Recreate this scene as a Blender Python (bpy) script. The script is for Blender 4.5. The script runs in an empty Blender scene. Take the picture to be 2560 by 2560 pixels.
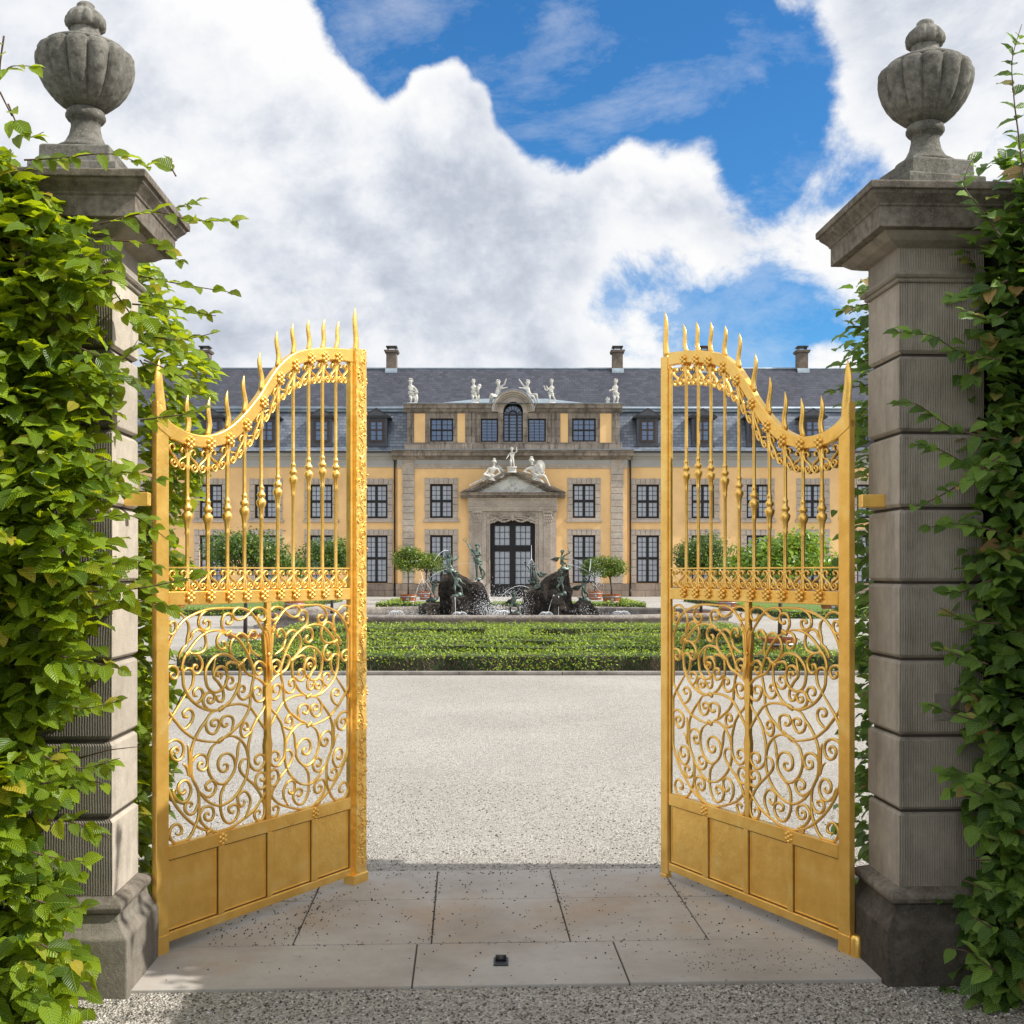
import bpy, bmesh, math, random
import numpy as np
from mathutils import Vector, Matrix
PI = math.pi
SC = bpy.context.scene
COL = SC.collection
rnd = random.Random(7)

SCROLLS=[[(0.672, 1.287), (0.637, 1.336), (0.598, 1.382), (0.554, 1.42), (0.515, 1.434), (0.477, 1.439), (0.452, 1.426), (0.447, 1.409), (0.463, 1.39), (0.487, 1.385), (0.515, 1.392), (0.539, 1.405), (0.554, 1.417), (0.573, 1.43), (0.602, 1.437), (0.637, 1.433), (0.657, 1.412), (0.655, 1.387), (0.632, 1.375), (0.61, 1.385), (0.607, 1.399), (0.62, 1.405)], [(0.477, 1.439), (0.44, 1.439), (0.376, 1.44), (0.308, 1.438), (0.242, 1.425), (0.166, 1.398), (0.12, 1.359), (0.087, 1.312), (0.07, 1.267), (0.059, 1.225), (0.053, 1.182), (0.052, 1.139), (0.052, 1.096), (0.056, 1.059), (0.066, 1.029), (0.095, 0.991), (0.132, 0.952), (0.157, 0.927), (0.217, 0.886), (0.273, 0.867), (0.339, 0.855), (0.376, 0.858)], [(0.178, 1.084), (0.145, 1.047), (0.099, 0.994), (0.074, 0.956), (0.058, 0.924), (0.052, 0.867), (0.052, 0.796), (0.056, 0.749), (0.066, 0.714), (0.099, 0.644), (0.14, 0.588), (0.191, 0.538), (0.242, 0.5), (0.295, 0.474), (0.357, 0.457), (0.412, 0.455), (0.468, 0.466), (0.525, 0.485), (0.588, 0.511), (0.637, 0.553), (0.672, 0.595), (0.681, 0.624)], [(0.68, 0.683), (0.672, 0.63), (0.657, 0.61), (0.627, 0.601), (0.602, 0.616), (0.593, 0.64), (0.602, 0.666), (0.627, 0.678), (0.652, 0.668), (0.657, 0.648), (0.642, 0.636), (0.627, 0.643), (0.627, 0.653)], [(0.544, 1.209), (0.525, 1.204), (0.513, 1.186), (0.525, 1.157), (0.549, 1.134), (0.583, 1.122), (0.627, 1.102), (0.66, 1.071), (0.662, 1.035), (0.642, 1.009), (0.612, 1.004), (0.588, 1.023), (0.578, 1.053), (0.593, 1.07), (0.617, 1.07), (0.63, 1.054), (0.622, 1.038), (0.605, 1.038)], [(0.412, 1.331), (0.468, 1.307), (0.506, 1.274), (0.539, 1.231), (0.563, 1.189), (0.578, 1.15), (0.58, 1.122), (0.568, 1.079), (0.559, 1.033), (0.554, 0.986), (0.525, 0.942), (0.482, 0.91), (0.44, 0.884), (0.421, 0.879), (0.385, 0.859)], [(0.412, 1.331), (0.357, 1.343), (0.308, 1.341), (0.264, 1.326), (0.225, 1.299), (0.195, 1.271), (0.17, 1.246), (0.157, 1.223), (0.151, 1.195), (0.155, 1.171), (0.157, 1.145), (0.161, 1.115), (0.178, 1.084), (0.199, 1.056), (0.238, 1.025), (0.286, 1.002), (0.322, 0.994), (0.376, 0.993)], [(0.412, 1.331), (0.389, 1.353), (0.385, 1.381), (0.398, 1.408), (0.426, 1.415), (0.447, 1.403), (0.447, 1.379), (0.428, 1.367), (0.414, 1.374), (0.421, 1.384)], [(0.403, 1.328), (0.371, 1.327), (0.353, 1.304), (0.355, 1.276), (0.376, 1.26), (0.396, 1.262), (0.405, 1.276), (0.394, 1.291), (0.38, 1.29)], [(0.463, 1.307), (0.445, 1.293), (0.435, 1.266), (0.438, 1.238), (0.459, 1.209), (0.487, 1.188), (0.496, 1.16), (0.496, 1.126), (0.489, 1.092), (0.468, 1.057), (0.44, 1.026), (0.403, 1.005), (0.376, 0.993)], [(0.491, 1.191), (0.459, 1.209), (0.421, 1.23), (0.385, 1.238), (0.339, 1.229), (0.304, 1.204), (0.284, 1.173), (0.284, 1.134), (0.295, 1.1), (0.322, 1.077), (0.357, 1.073), (0.394, 1.091), (0.412, 1.12), (0.412, 1.151), (0.394, 1.177), (0.371, 1.183), (0.348, 1.174), (0.335, 1.154), (0.335, 1.136), (0.357, 1.116), (0.376, 1.093), (0.389, 1.07), (0.391, 1.043), (0.376, 1.028), (0.355, 1.034), (0.353, 1.053), (0.369, 1.054)], [(0.342, 1.22), (0.335, 1.187), (0.33, 1.163), (0.335, 1.136)], [(0.376, 1.126), (0.385, 1.141), (0.38, 1.153), (0.362, 1.155), (0.357, 1.143), (0.369, 1.138)], [(0.487, 1.185), (0.459, 1.193), (0.431, 1.198), (0.41, 1.188), (0.414, 1.169)], [(0.477, 1.102), (0.459, 1.082), (0.431, 1.076), (0.412, 1.09), (0.41, 1.114), (0.426, 1.13), (0.447, 1.127), (0.452, 1.109), (0.435, 1.101)], [(0.568, 1.079), (0.559, 1.048), (0.534, 1.029), (0.506, 1.025), (0.482, 1.046), (0.484, 1.074), (0.496, 1.087), (0.515, 1.084), (0.522, 1.069), (0.51, 1.058), (0.499, 1.062)], [(0.376, 0.993), (0.308, 1.0), (0.277, 1.024), (0.273, 1.051), (0.29, 1.071), (0.317, 1.074), (0.337, 1.06), (0.335, 1.036), (0.313, 1.026), (0.299, 1.038), (0.308, 1.051), (0.324, 1.046)], [(0.217, 1.036), (0.242, 1.037), (0.26, 1.047), (0.273, 1.069), (0.264, 1.091), (0.242, 1.099), (0.221, 1.089), (0.223, 1.068), (0.24, 1.064)], [(0.187, 1.304), (0.204, 1.32), (0.208, 1.338), (0.234, 1.351), (0.26, 1.347), (0.277, 1.332), (0.286, 1.307), (0.286, 1.28), (0.269, 1.257), (0.234, 1.248), (0.195, 1.253)], [(0.166, 1.401), (0.187, 1.38), (0.191, 1.347), (0.182, 1.316), (0.178, 1.289), (0.157, 1.276), (0.14, 1.251), (0.136, 1.231)], [(0.166, 1.401), (0.14, 1.423), (0.107, 1.431), (0.074, 1.422), (0.054, 1.397), (0.052, 1.368), (0.066, 1.345), (0.087, 1.338), (0.107, 1.348), (0.115, 1.368), (0.107, 1.389), (0.087, 1.39), (0.08, 1.378), (0.093, 1.371)], [(0.295, 1.432), (0.264, 1.418), (0.247, 1.395), (0.247, 1.369), (0.264, 1.353), (0.29, 1.349), (0.308, 1.363), (0.308, 1.384), (0.286, 1.389), (0.275, 1.379), (0.286, 1.373)], [(0.195, 1.253), (0.238, 1.242), (0.264, 1.216), (0.266, 1.186), (0.247, 1.164), (0.225, 1.163), (0.212, 1.181), (0.221, 1.2), (0.238, 1.194), (0.234, 1.183)], [(0.157, 1.171), (0.17, 1.187), (0.195, 1.186), (0.212, 1.167), (0.214, 1.14), (0.204, 1.108), (0.178, 1.084)], [(0.058, 1.173), (0.074, 1.2), (0.099, 1.204), (0.124, 1.191), (0.128, 1.167), (0.111, 1.15), (0.091, 1.156), (0.089, 1.173), (0.105, 1.176)], [(0.682, 1.149), (0.657, 1.163), (0.632, 1.184), (0.607, 1.188), (0.585, 1.172), (0.585, 1.147), (0.607, 1.129), (0.627, 1.14), (0.625, 1.156), (0.605, 1.159)], [(0.544, 1.281), (0.539, 1.303), (0.515, 1.32), (0.487, 1.323), (0.463, 1.307)], [(0.544, 1.272), (0.549, 1.306), (0.568, 1.33), (0.593, 1.329), (0.602, 1.309), (0.593, 1.294), (0.578, 1.301)], [(0.544, 1.281), (0.554, 1.265), (0.568, 1.239), (0.622, 1.213)], [(0.554, 1.271), (0.559, 1.246), (0.556, 1.221)], [(0.157, 0.932), (0.178, 0.938), (0.204, 0.961), (0.212, 0.987), (0.199, 1.009), (0.174, 1.014), (0.155, 1.002), (0.161, 0.984), (0.178, 0.982), (0.185, 0.988)], [(0.67, 1.006), (0.642, 0.961), (0.607, 0.93), (0.573, 0.887), (0.563, 0.858), (0.549, 0.813), (0.549, 0.75), (0.559, 0.72), (0.593, 0.692), (0.627, 0.694), (0.655, 0.722), (0.65, 0.748), (0.622, 0.762), (0.595, 0.75), (0.593, 0.728), (0.61, 0.716), (0.622, 0.727)], [(0.376, 0.996), (0.421, 1.006), (0.468, 1.007), (0.515, 1.001), (0.554, 0.986), (0.578, 0.968), (0.612, 0.929), (0.647, 0.884), (0.675, 0.852)], [(0.376, 0.993), (0.317, 0.984), (0.286, 0.952), (0.26, 0.929), (0.225, 0.886), (0.204, 0.839), (0.202, 0.786), (0.206, 0.726), (0.227, 0.685), (0.242, 0.655), (0.247, 0.601), (0.242, 0.543), (0.225, 0.508), (0.204, 0.476), (0.17, 0.454), (0.128, 0.45), (0.095, 0.47), (0.08, 0.502), (0.095, 0.53), (0.124, 0.535), (0.147, 0.514), (0.145, 0.494), (0.128, 0.489), (0.113, 0.496)], [(0.44, 0.884), (0.454, 0.92), (0.449, 0.948), (0.421, 0.96), (0.389, 0.955), (0.38, 0.931), (0.398, 0.914), (0.417, 0.921), (0.41, 0.929)], [(0.29, 0.955), (0.286, 0.935), (0.295, 0.907), (0.322, 0.891), (0.348, 0.9), (0.364, 0.925), (0.36, 0.947), (0.335, 0.953), (0.317, 0.943), (0.322, 0.928), (0.339, 0.925), (0.342, 0.933)], [(0.38, 0.86), (0.44, 0.869), (0.496, 0.845), (0.53, 0.809), (0.544, 0.773), (0.549, 0.734), (0.542, 0.689), (0.525, 0.654), (0.491, 0.616), (0.445, 0.584), (0.398, 0.571), (0.357, 0.572), (0.304, 0.597), (0.264, 0.634), (0.238, 0.668)], [(0.376, 0.857), (0.33, 0.836), (0.308, 0.806), (0.299, 0.765), (0.313, 0.715), (0.344, 0.68), (0.385, 0.661), (0.426, 0.673), (0.459, 0.705), (0.468, 0.737), (0.454, 0.773), (0.421, 0.793), (0.385, 0.789), (0.364, 0.765), (0.366, 0.734), (0.389, 0.715), (0.417, 0.723), (0.419, 0.741), (0.403, 0.748), (0.394, 0.742)], [(0.496, 0.845), (0.482, 0.812), (0.477, 0.77), (0.468, 0.734)], [(0.44, 0.68), (0.403, 0.655), (0.38, 0.62), (0.376, 0.578), (0.38, 0.538), (0.398, 0.501), (0.426, 0.481), (0.463, 0.488), (0.487, 0.518), (0.482, 0.546), (0.454, 0.559), (0.428, 0.55), (0.431, 0.531), (0.449, 0.523), (0.461, 0.532)], [(0.208, 0.785), (0.225, 0.806), (0.26, 0.811), (0.286, 0.797), (0.295, 0.772), (0.286, 0.749), (0.264, 0.741), (0.242, 0.753), (0.245, 0.774), (0.264, 0.774), (0.262, 0.764)], [(0.238, 0.662), (0.273, 0.632), (0.304, 0.619), (0.335, 0.63), (0.348, 0.658), (0.335, 0.682), (0.313, 0.687), (0.288, 0.674), (0.293, 0.653), (0.313, 0.646), (0.322, 0.657)], [(0.544, 0.751), (0.515, 0.752), (0.496, 0.73), (0.501, 0.701), (0.534, 0.668), (0.583, 0.629), (0.622, 0.587), (0.642, 0.552), (0.657, 0.517), (0.652, 0.474), (0.627, 0.453), (0.6, 0.465), (0.59, 0.492), (0.607, 0.504), (0.625, 0.498), (0.622, 0.483)], [(0.525, 0.489), (0.554, 0.53), (0.559, 0.567), (0.539, 0.598), (0.51, 0.609), (0.482, 0.593), (0.484, 0.561), (0.501, 0.543), (0.522, 0.554), (0.518, 0.568)], [(0.357, 0.457), (0.304, 0.48), (0.264, 0.515), (0.253, 0.549), (0.273, 0.576), (0.299, 0.578), (0.33, 0.565), (0.335, 0.534), (0.317, 0.516), (0.29, 0.521), (0.282, 0.541), (0.299, 0.55), (0.308, 0.539)], [(0.099, 0.686), (0.115, 0.645), (0.149, 0.622), (0.182, 0.63), (0.199, 0.663), (0.187, 0.7), (0.161, 0.714), (0.132, 0.703), (0.128, 0.675), (0.145, 0.658), (0.166, 0.666), (0.161, 0.678)], [(0.242, 0.602), (0.225, 0.57), (0.195, 0.562), (0.17, 0.583), (0.17, 0.609), (0.191, 0.616), (0.208, 0.605), (0.195, 0.593)], [(0.058, 0.859), (0.083, 0.887), (0.12, 0.891), (0.153, 0.872), (0.163, 0.841), (0.149, 0.811), (0.12, 0.804), (0.095, 0.825), (0.095, 0.851), (0.12, 0.859), (0.132, 0.843), (0.115, 0.831)], [(0.182, 0.865), (0.189, 0.823), (0.191, 0.782), (0.195, 0.722)], [(0.157, 0.784), (0.178, 0.766), (0.187, 0.729)], [(0.563, 0.873), (0.539, 0.861), (0.515, 0.853), (0.499, 0.872), (0.501, 0.9), (0.52, 0.919), (0.539, 0.911), (0.544, 0.891), (0.527, 0.884), (0.515, 0.895)]]
CLASPS=[(0.421, 1.328), (0.182, 1.251), (0.494, 1.182), (0.38, 0.997), (0.376, 0.858), (0.308, 0.469)]
FIG={'neptune': [(-1.042, 34.5, 1.388), [(-0.015, 0.987), (-0.018, 0.881), (-0.03, 0.776), (0.0, 0.535), (-0.143, 0.844), (-0.249, 0.957), (-0.328, 1.107), (0.075, 0.821), (0.09, 0.716), (-0.143, 0.731), (-0.033, 0.279), (-0.018, 0.0), (0.105, 0.218), (0.128, 0.098)]], 'cherub_l': [(-1.932, 34.8, 1.591), [(-0.046, 0.547), (-0.023, 0.456), (0.0, 0.365), (0.0, 0.198), (-0.061, 0.41), (-0.114, 0.38), (-0.164, 0.448), (0.053, 0.426), (0.068, 0.517), (0.033, 0.6), (-0.106, 0.122), (-0.122, 0.0), (0.106, 0.122), (0.068, 0.0)]], 'putto_l': [(-1.613, 32.8, 0.918), [(0.029, 0.63), (0.014, 0.544), (0.021, 0.458), (0.0, 0.301), (-0.05, 0.509), (-0.115, 0.602), (-0.179, 0.731), (0.093, 0.487), (0.158, 0.387), (0.251, 0.337), (-0.029, 0.172), (-0.007, 0.0), (0.143, 0.244), (0.186, 0.021)]], 'putto_ll': [(-2.308, 33.0, 0.741), [(0.094, 0.576), (0.058, 0.504), (0.043, 0.432), (0.0, 0.274), (-0.007, 0.512), (-0.055, 0.62), (-0.101, 0.721), (0.094, 0.483), (0.151, 0.447), (0.118, 0.519), (-0.05, 0.173), (-0.072, 0.0), (0.072, 0.159), (0.05, 0.0)]], 'putto_c': [(0.04, 31.8, 0.425), [(0.0, 0.562), (0.014, 0.486), (0.014, 0.41), (0.0, 0.25), (-0.049, 0.431), (-0.021, 0.319), (0.083, 0.278), (0.076, 0.451), (0.181, 0.444), (0.283, 0.546), (-0.09, 0.208), (-0.083, 0.0), (0.125, 0.222), (0.153, 0.028)]], 'nymph': [(0.7, 33.5, 1.134), [(-0.051, 0.592), (-0.043, 0.504), (-0.034, 0.41), (0.0, 0.196), (-0.119, 0.504), (-0.205, 0.572), (-0.299, 0.7), (0.051, 0.452), (0.119, 0.384), (0.205, 0.333), (-0.077, 0.162), (-0.085, 0.034), (0.06, 0.137), (0.06, 0.0)]], 'cherub_r': [(1.525, 34.8, 1.692), [(0.018, 0.518), (0.0, 0.426), (-0.009, 0.328), (0.0, 0.177), (-0.018, 0.381), (0.071, 0.31), (0.191, 0.293), (0.062, 0.399), (0.142, 0.443), (0.23, 0.5), (0.044, 0.142), (-0.053, 0.0), (0.151, 0.168), (0.133, 0.018)]], 'putto_r': [(1.404, 32.8, 0.952), [(0.0, 0.632), (0.0, 0.535), (0.017, 0.443), (0.0, 0.284), (-0.067, 0.493), (-0.092, 0.401), (-0.05, 0.359), (0.084, 0.501), (0.142, 0.535), (0.201, 0.602), (-0.117, 0.201), (-0.025, 0.067), (0.067, 0.184), (0.075, 0.0)]], 'putto_rr': [(2.085, 33.0, 0.763), [(0.025, 0.605), (0.017, 0.521), (0.008, 0.437), (0.0, 0.261), (-0.042, 0.513), (-0.042, 0.437), (-0.008, 0.37), (0.067, 0.521), (0.138, 0.605), (0.177, 0.706), (-0.025, 0.135), (0.0, 0.0), (0.109, 0.219), (0.135, 0.034)]], 'attic1': [(-6.488, 73.75, 12.56), [(-0.082, 1.347), (-0.082, 1.173), (-0.061, 0.969), (0.0, 0.51), (-0.204, 1.071), (-0.102, 0.837), (0.153, 0.796), (0.082, 1.051), (0.255, 0.898), (0.367, 0.714), (-0.041, 0.286), (-0.061, 0.0), (0.224, 0.255), (0.265, 0.0)]], 'attic2': [(-2.445, 73.75, 12.595), [(-0.06, 1.349), (-0.04, 1.127), (-0.02, 0.946), (0.0, 0.544), (-0.181, 0.966), (-0.06, 0.805), (0.201, 0.805), (0.141, 0.986), (0.282, 0.946), (0.354, 0.986), (-0.081, 0.302), (-0.101, 0.0), (0.121, 0.322), (0.169, 0.0)]], 'attic3': [(-0.996, 73.75, 12.575), [(0.089, 1.296), (0.121, 1.067), (0.129, 0.845), (0.0, 0.403), (0.04, 0.946), (0.322, 0.906), (0.624, 0.946), (0.282, 1.007), (0.491, 1.168), (0.596, 1.449), (-0.362, 0.483), (-0.443, 0.0), (-0.242, 0.342), (-0.342, 0.0)]], 'attic4': [(1.158, 73.75, 12.575), [(-0.133, 1.309), (-0.161, 1.067), (-0.161, 0.866), (0.0, 0.443), (-0.302, 1.007), (-0.503, 1.188), (-0.672, 1.441), (-0.101, 0.946), (-0.342, 0.906), (-0.644, 0.946), (0.221, 0.322), (0.362, 0.0), (0.423, 0.483), (0.495, 0.0)]], 'attic5': [(2.515, 73.75, 12.595), [(0.052, 1.369), (0.052, 1.127), (0.072, 0.946), (0.0, 0.604), (-0.048, 0.966), (-0.149, 0.845), (-0.31, 0.946), (0.185, 0.946), (0.072, 0.765), (-0.25, 0.886), (-0.068, 0.302), (-0.089, 0.0), (0.173, 0.342), (0.334, 0.06)]], 'attic6': [(6.723, 73.75, 12.56), [(0.0, 1.347), (-0.02, 1.173), (-0.031, 0.969), (0.0, 0.561), (-0.153, 1.041), (-0.224, 0.816), (-0.377, 0.765), (0.112, 1.02), (-0.031, 0.837), (-0.337, 0.816), (-0.092, 0.255), (-0.133, 0.0), (0.133, 0.306), (0.102, 0.0)]], 'ped_c': [(-0.009, 72.7, 8.311), [(-0.008, 1.131), (-0.008, 0.953), (0.0, 0.814), (0.0, 0.476), (-0.131, 0.853), (-0.238, 0.695), (-0.337, 0.536), (0.159, 0.893), (0.306, 0.953), (0.298, 1.179), (-0.06, 0.258), (-0.06, 0.0), (0.099, 0.258), (0.163, 0.0)]], 'ped_l': [(-1.339, 72.7, 7.14), [(0.198, 1.461), (0.179, 1.23), (0.119, 0.992), (0.0, 0.556), (-0.159, 1.091), (-0.278, 0.833), (-0.437, 0.714), (0.397, 1.072), (0.595, 0.794), (0.278, 0.595), (-0.437, 0.675), (-0.456, 0.278), (-0.675, 0.318), (-1.33, 0.0)]], 'ped_r': [(1.539, 72.7, 7.101), [(-0.298, 1.58), (-0.258, 1.33), (-0.218, 1.072), (0.0, 0.595), (-0.456, 1.151), (-0.814, 0.913), (-0.476, 0.814), (-0.02, 1.191), (0.187, 0.913), (0.258, 0.675), (0.298, 0.318), (0.496, 0.179), (0.536, 0.615), (0.853, 0.0)]]}
SPRAY_L=[[(-1.737, 4.05, 3.067), (-1.617, 4.07, 3.081), (-1.438, 4.09, 3.103), (-1.315, 4.11, 3.06)], [(-1.449, 4.0, 2.824), (-1.272, 4.02, 2.872), (-1.136, 4.04, 2.85), (-0.971, 4.06, 2.853)], [(-1.499, 4.1, 2.797), (-1.304, 4.12, 2.788), (-1.194, 4.14, 2.721)], [(-1.406, 4.3, 2.719), (-1.261, 4.32, 2.694), (-1.038, 4.34, 2.661)], [(-1.436, 4.3, 2.613), (-1.291, 4.32, 2.603), (-1.129, 4.34, 2.577)], [(-1.421, 4.3, 2.507), (-1.276, 4.32, 2.481), (-1.122, 4.34, 2.516)], [(-1.503, 4.15, 2.694), (-1.393, 4.17, 2.538), (-1.37, 4.19, 2.484)], [(-1.538, 4.05, 2.397), (-1.402, 4.07, 2.358), (-1.345, 4.09, 2.434)], [(-1.359, 4.2, 2.383), (-1.261, 4.22, 2.342), (-1.163, 4.24, 2.271)], [(-1.373, 4.2, 2.161), (-1.261, 4.22, 2.179), (-1.155, 4.24, 2.196)], [(-1.538, 4.05, 1.899), (-1.402, 4.07, 1.958), (-1.266, 4.09, 1.931)], [(-1.491, 4.0, 1.783), (-1.343, 4.02, 1.798), (-1.222, 4.04, 1.714)], [(-1.5, 3.95, 1.586), (-1.34, 3.97, 1.642), (-1.235, 3.99, 1.614)], [(-1.472, 3.95, 1.531), (-1.298, 3.97, 1.544), (-1.094, 3.99, 1.586)], [(-1.477, 4.0, 1.473), (-1.343, 4.02, 1.501), (-1.193, 4.04, 1.472)], [(-1.589, 4.0, 1.305), (-1.456, 4.02, 1.275), (-1.35, 4.04, 1.245)], [(-1.603, 4.0, 1.136), (-1.498, 4.02, 1.119), (-1.364, 4.04, 1.153)], [(-1.646, 4.0, 0.953), (-1.527, 4.02, 0.907), (-1.392, 4.04, 0.939)], [(-1.66, 4.0, 0.855), (-1.541, 4.02, 0.865), (-1.435, 4.04, 0.847)], [(-1.632, 4.0, 0.728), (-1.527, 4.02, 0.709), (-1.421, 4.04, 0.648)], [(-1.667, 3.95, 0.628), (-1.563, 3.97, 0.595), (-1.459, 3.99, 0.583)], [(-1.632, 3.9, 0.476), (-1.544, 3.92, 0.442), (-1.455, 3.94, 0.45)], [(-1.597, 3.85, 0.341), (-1.497, 3.87, 0.28), (-1.423, 3.89, 0.205)], [(-1.742, 3.9, 3.438), (-1.764, 3.92, 3.323), (-1.732, 3.94, 3.352), (-1.671, 3.96, 3.361)], [(-1.772, 4.0, 3.246), (-1.724, 4.02, 3.141), (-1.662, 4.04, 3.163)], [(-1.8, 4.0, 3.288), (-1.767, 4.02, 3.211)], [(-1.653, 5.0, 2.883), (-1.553, 5.02, 2.783), (-1.489, 5.04, 2.61)], [(-1.635, 5.0, 2.532), (-1.553, 5.02, 2.394), (-1.471, 5.04, 2.185)], [(-1.653, 5.0, 1.829), (-1.553, 5.02, 1.759), (-1.506, 5.04, 1.618)], [(-1.653, 5.0, 1.125), (-1.624, 5.02, 0.947), (-1.613, 5.04, 0.767)], [(-1.602, 4.9, 3.099), (-1.453, 4.92, 3.174), (-1.355, 4.94, 3.215)], [(-1.628, 4.9, 2.996), (-1.557, 4.92, 3.036), (-1.546, 4.94, 2.972)], [(-1.359, 4.6, 3.201), (-1.389, 4.62, 3.257), (-1.387, 4.64, 3.289)]]
SPRAY_R=[[(1.755, 3.9, 2.944), (1.744, 3.92, 3.116), (1.739, 3.94, 3.235), (1.741, 3.96, 3.382), (1.784, 3.98, 3.517)], [(1.759, 4.1, 2.811), (1.695, 4.12, 2.918), (1.645, 4.14, 3.012), (1.689, 4.16, 3.121)], [(1.788, 4.1, 2.652), (1.666, 4.12, 2.6), (1.601, 4.14, 2.597)], [(1.759, 4.1, 2.364), (1.623, 4.12, 2.397), (1.528, 4.14, 2.459), (1.404, 4.16, 2.478)], [(1.759, 4.1, 2.076), (1.594, 4.12, 2.122), (1.47, 4.14, 2.211), (1.368, 4.16, 2.214)], [(1.759, 4.1, 1.96), (1.651, 4.12, 1.991), (1.543, 4.14, 2.051), (1.463, 4.16, 2.068)], [(1.737, 4.05, 2.013), (1.603, 4.07, 1.915), (1.51, 4.09, 1.859), (1.416, 4.11, 1.824)], [(1.759, 4.1, 1.744), (1.623, 4.12, 1.774), (1.499, 4.14, 1.76)], [(1.73, 4.1, 1.571), (1.623, 4.12, 1.528), (1.543, 4.14, 1.527)], [(1.759, 4.1, 1.413), (1.651, 4.12, 1.426), (1.558, 4.14, 1.469)], [(1.695, 4.05, 1.272), (1.603, 4.07, 1.299), (1.539, 4.09, 1.327)], [(1.744, 4.1, 1.052), (1.623, 4.12, 1.078), (1.514, 4.14, 1.12)], [(1.709, 4.05, 0.845), (1.603, 4.07, 0.884), (1.539, 4.09, 0.874)], [(1.68, 4.05, 0.803), (1.603, 4.07, 0.827), (1.553, 4.09, 0.802)], [(1.709, 4.05, 0.575), (1.631, 4.07, 0.57)], [(1.688, 4.0, 0.475), (1.597, 4.02, 0.512)], [(1.681, 3.95, 0.211), (1.591, 3.97, 0.274), (1.515, 3.99, 0.281)], [(1.667, 3.95, 0.364), (1.605, 3.97, 0.4)], [(1.744, 4.0, 2.514), (1.682, 4.02, 2.491), (1.591, 4.04, 2.538)], [(1.812, 4.6, 3.185), (1.868, 4.62, 3.273), (1.893, 4.64, 3.305)], [(1.659, 5.3, 2.849), (1.59, 5.32, 2.835), (1.521, 5.34, 2.811)], [(1.659, 5.3, 2.718), (1.609, 5.32, 2.75), (1.577, 5.34, 2.745)], [(1.677, 5.3, 2.588), (1.571, 5.32, 2.573), (1.502, 5.34, 2.567)], [(1.677, 5.3, 2.476), (1.571, 5.32, 2.46), (1.465, 5.34, 2.445)], [(1.677, 5.3, 2.383), (1.627, 5.32, 2.33), (1.634, 5.34, 2.22)], [(1.677, 5.3, 1.693), (1.646, 5.32, 1.656), (1.558, 5.34, 1.619)], [(1.677, 5.3, 1.47), (1.637, 5.32, 1.432)], [(1.677, 5.3, 1.283), (1.627, 5.32, 1.207), (1.596, 5.34, 1.168)], [(1.677, 5.3, 1.097), (1.627, 5.32, 1.058)], [(1.677, 5.3, 0.538), (1.646, 5.32, 0.496)], [(1.668, 5.3, 2.923), (1.627, 5.32, 2.909)]]
# ------------------------------------------------------------------ materials
def new_mat(name):
    m = bpy.data.materials.new(name); m.use_nodes = True
    nt = m.node_tree; nt.nodes.clear()
    out = nt.nodes.new('ShaderNodeOutputMaterial')
    return m, nt, out
class NB:
    """tiny node builder"""
    def __init__(s, nt): s.nt = nt
    def n(s, t, **kw):
        nd = s.nt.nodes.new(t)
        for k, v in kw.items():
            if k.startswith('i_'):
                nd.inputs[k[2:].replace('_', ' ')].default_value = v
            else: setattr(nd, k, v)
        return nd
    def l(s, a, b): s.nt.links.new(a, b)
    def ramp(s, fac, stops):
        r = s.n('ShaderNodeValToRGB')
        e = r.color_ramp.elements
        while len(e) > 1: e.remove(e[-1])
        e[0].position = stops[0][0]; e[0].color = (*stops[0][1], 1) if len(stops[0][1]) == 3 else stops[0][1]
        for p, c in stops[1:]:
            q = e.new(p); q.color = (*c, 1)
        s.l(fac, r.inputs[0]); return r.outputs[0]
    def noise(s, vec, scale, detail=4, rough=.55, dist=0):
        t = s.n('ShaderNodeTexNoise'); t.inputs['Scale'].default_value = scale
        t.inputs['Detail'].default_value = detail; t.inputs['Roughness'].default_value = rough
        t.inputs['Distortion'].default_value = dist
        if vec is not None: s.l(vec, t.inputs['Vector'])
        return t.outputs['Fac']
    def mixc(s, fac, a, b, mode='MIX'):
        m = s.n('ShaderNodeMix', data_type='RGBA', blend_type=mode)
        for sock, v in ((m.inputs[0], fac), (m.inputs[6], a), (m.inputs[7], b)):
            if isinstance(v, (int, float)): sock.default_value = v
            elif isinstance(v, tuple): sock.default_value = (*v, 1) if len(v) == 3 else v
            else: s.l(v, sock)
        return m.outputs[2]
    def math(s, op, a, b=None, clamp=False):
        m = s.n('ShaderNodeMath', operation=op); m.use_clamp = clamp
        for i, v in enumerate((a, b)):
            if v is None: continue
            if isinstance(v, (int, float)): m.inputs[i].default_value = v
            else: s.l(v, m.inputs[i])
        return m.outputs[0]
    def rng(s, v, a, b, c=0., d=1.):
        m = s.n('ShaderNodeMapRange'); s.l(v, m.inputs[0])
        for i, x in enumerate((a, b, c, d)): m.inputs[i+1].default_value = x
        return m.outputs[0]
    def bump(s, h, strength=.3, dist=.01, prev=None):
        b = s.n('ShaderNodeBump'); b.inputs['Strength'].default_value = strength
        b.inputs['Distance'].default_value = dist; s.l(h, b.inputs['Height'])
        if prev is not None: s.l(prev, b.inputs['Normal'])
        return b.outputs[0]
    def coord(s, kind='Object'): return s.n('ShaderNodeTexCoord').outputs[kind]
    def mapping(s, vec, scale=(1, 1, 1), loc=(0, 0, 0), rot=(0, 0, 0)):
        m = s.n('ShaderNodeMapping'); s.l(vec, m.inputs[0])
        m.inputs['Scale'].default_value = scale; m.inputs['Location'].default_value = loc; m.inputs['Rotation'].default_value = rot
        return m.outputs[0]

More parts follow.
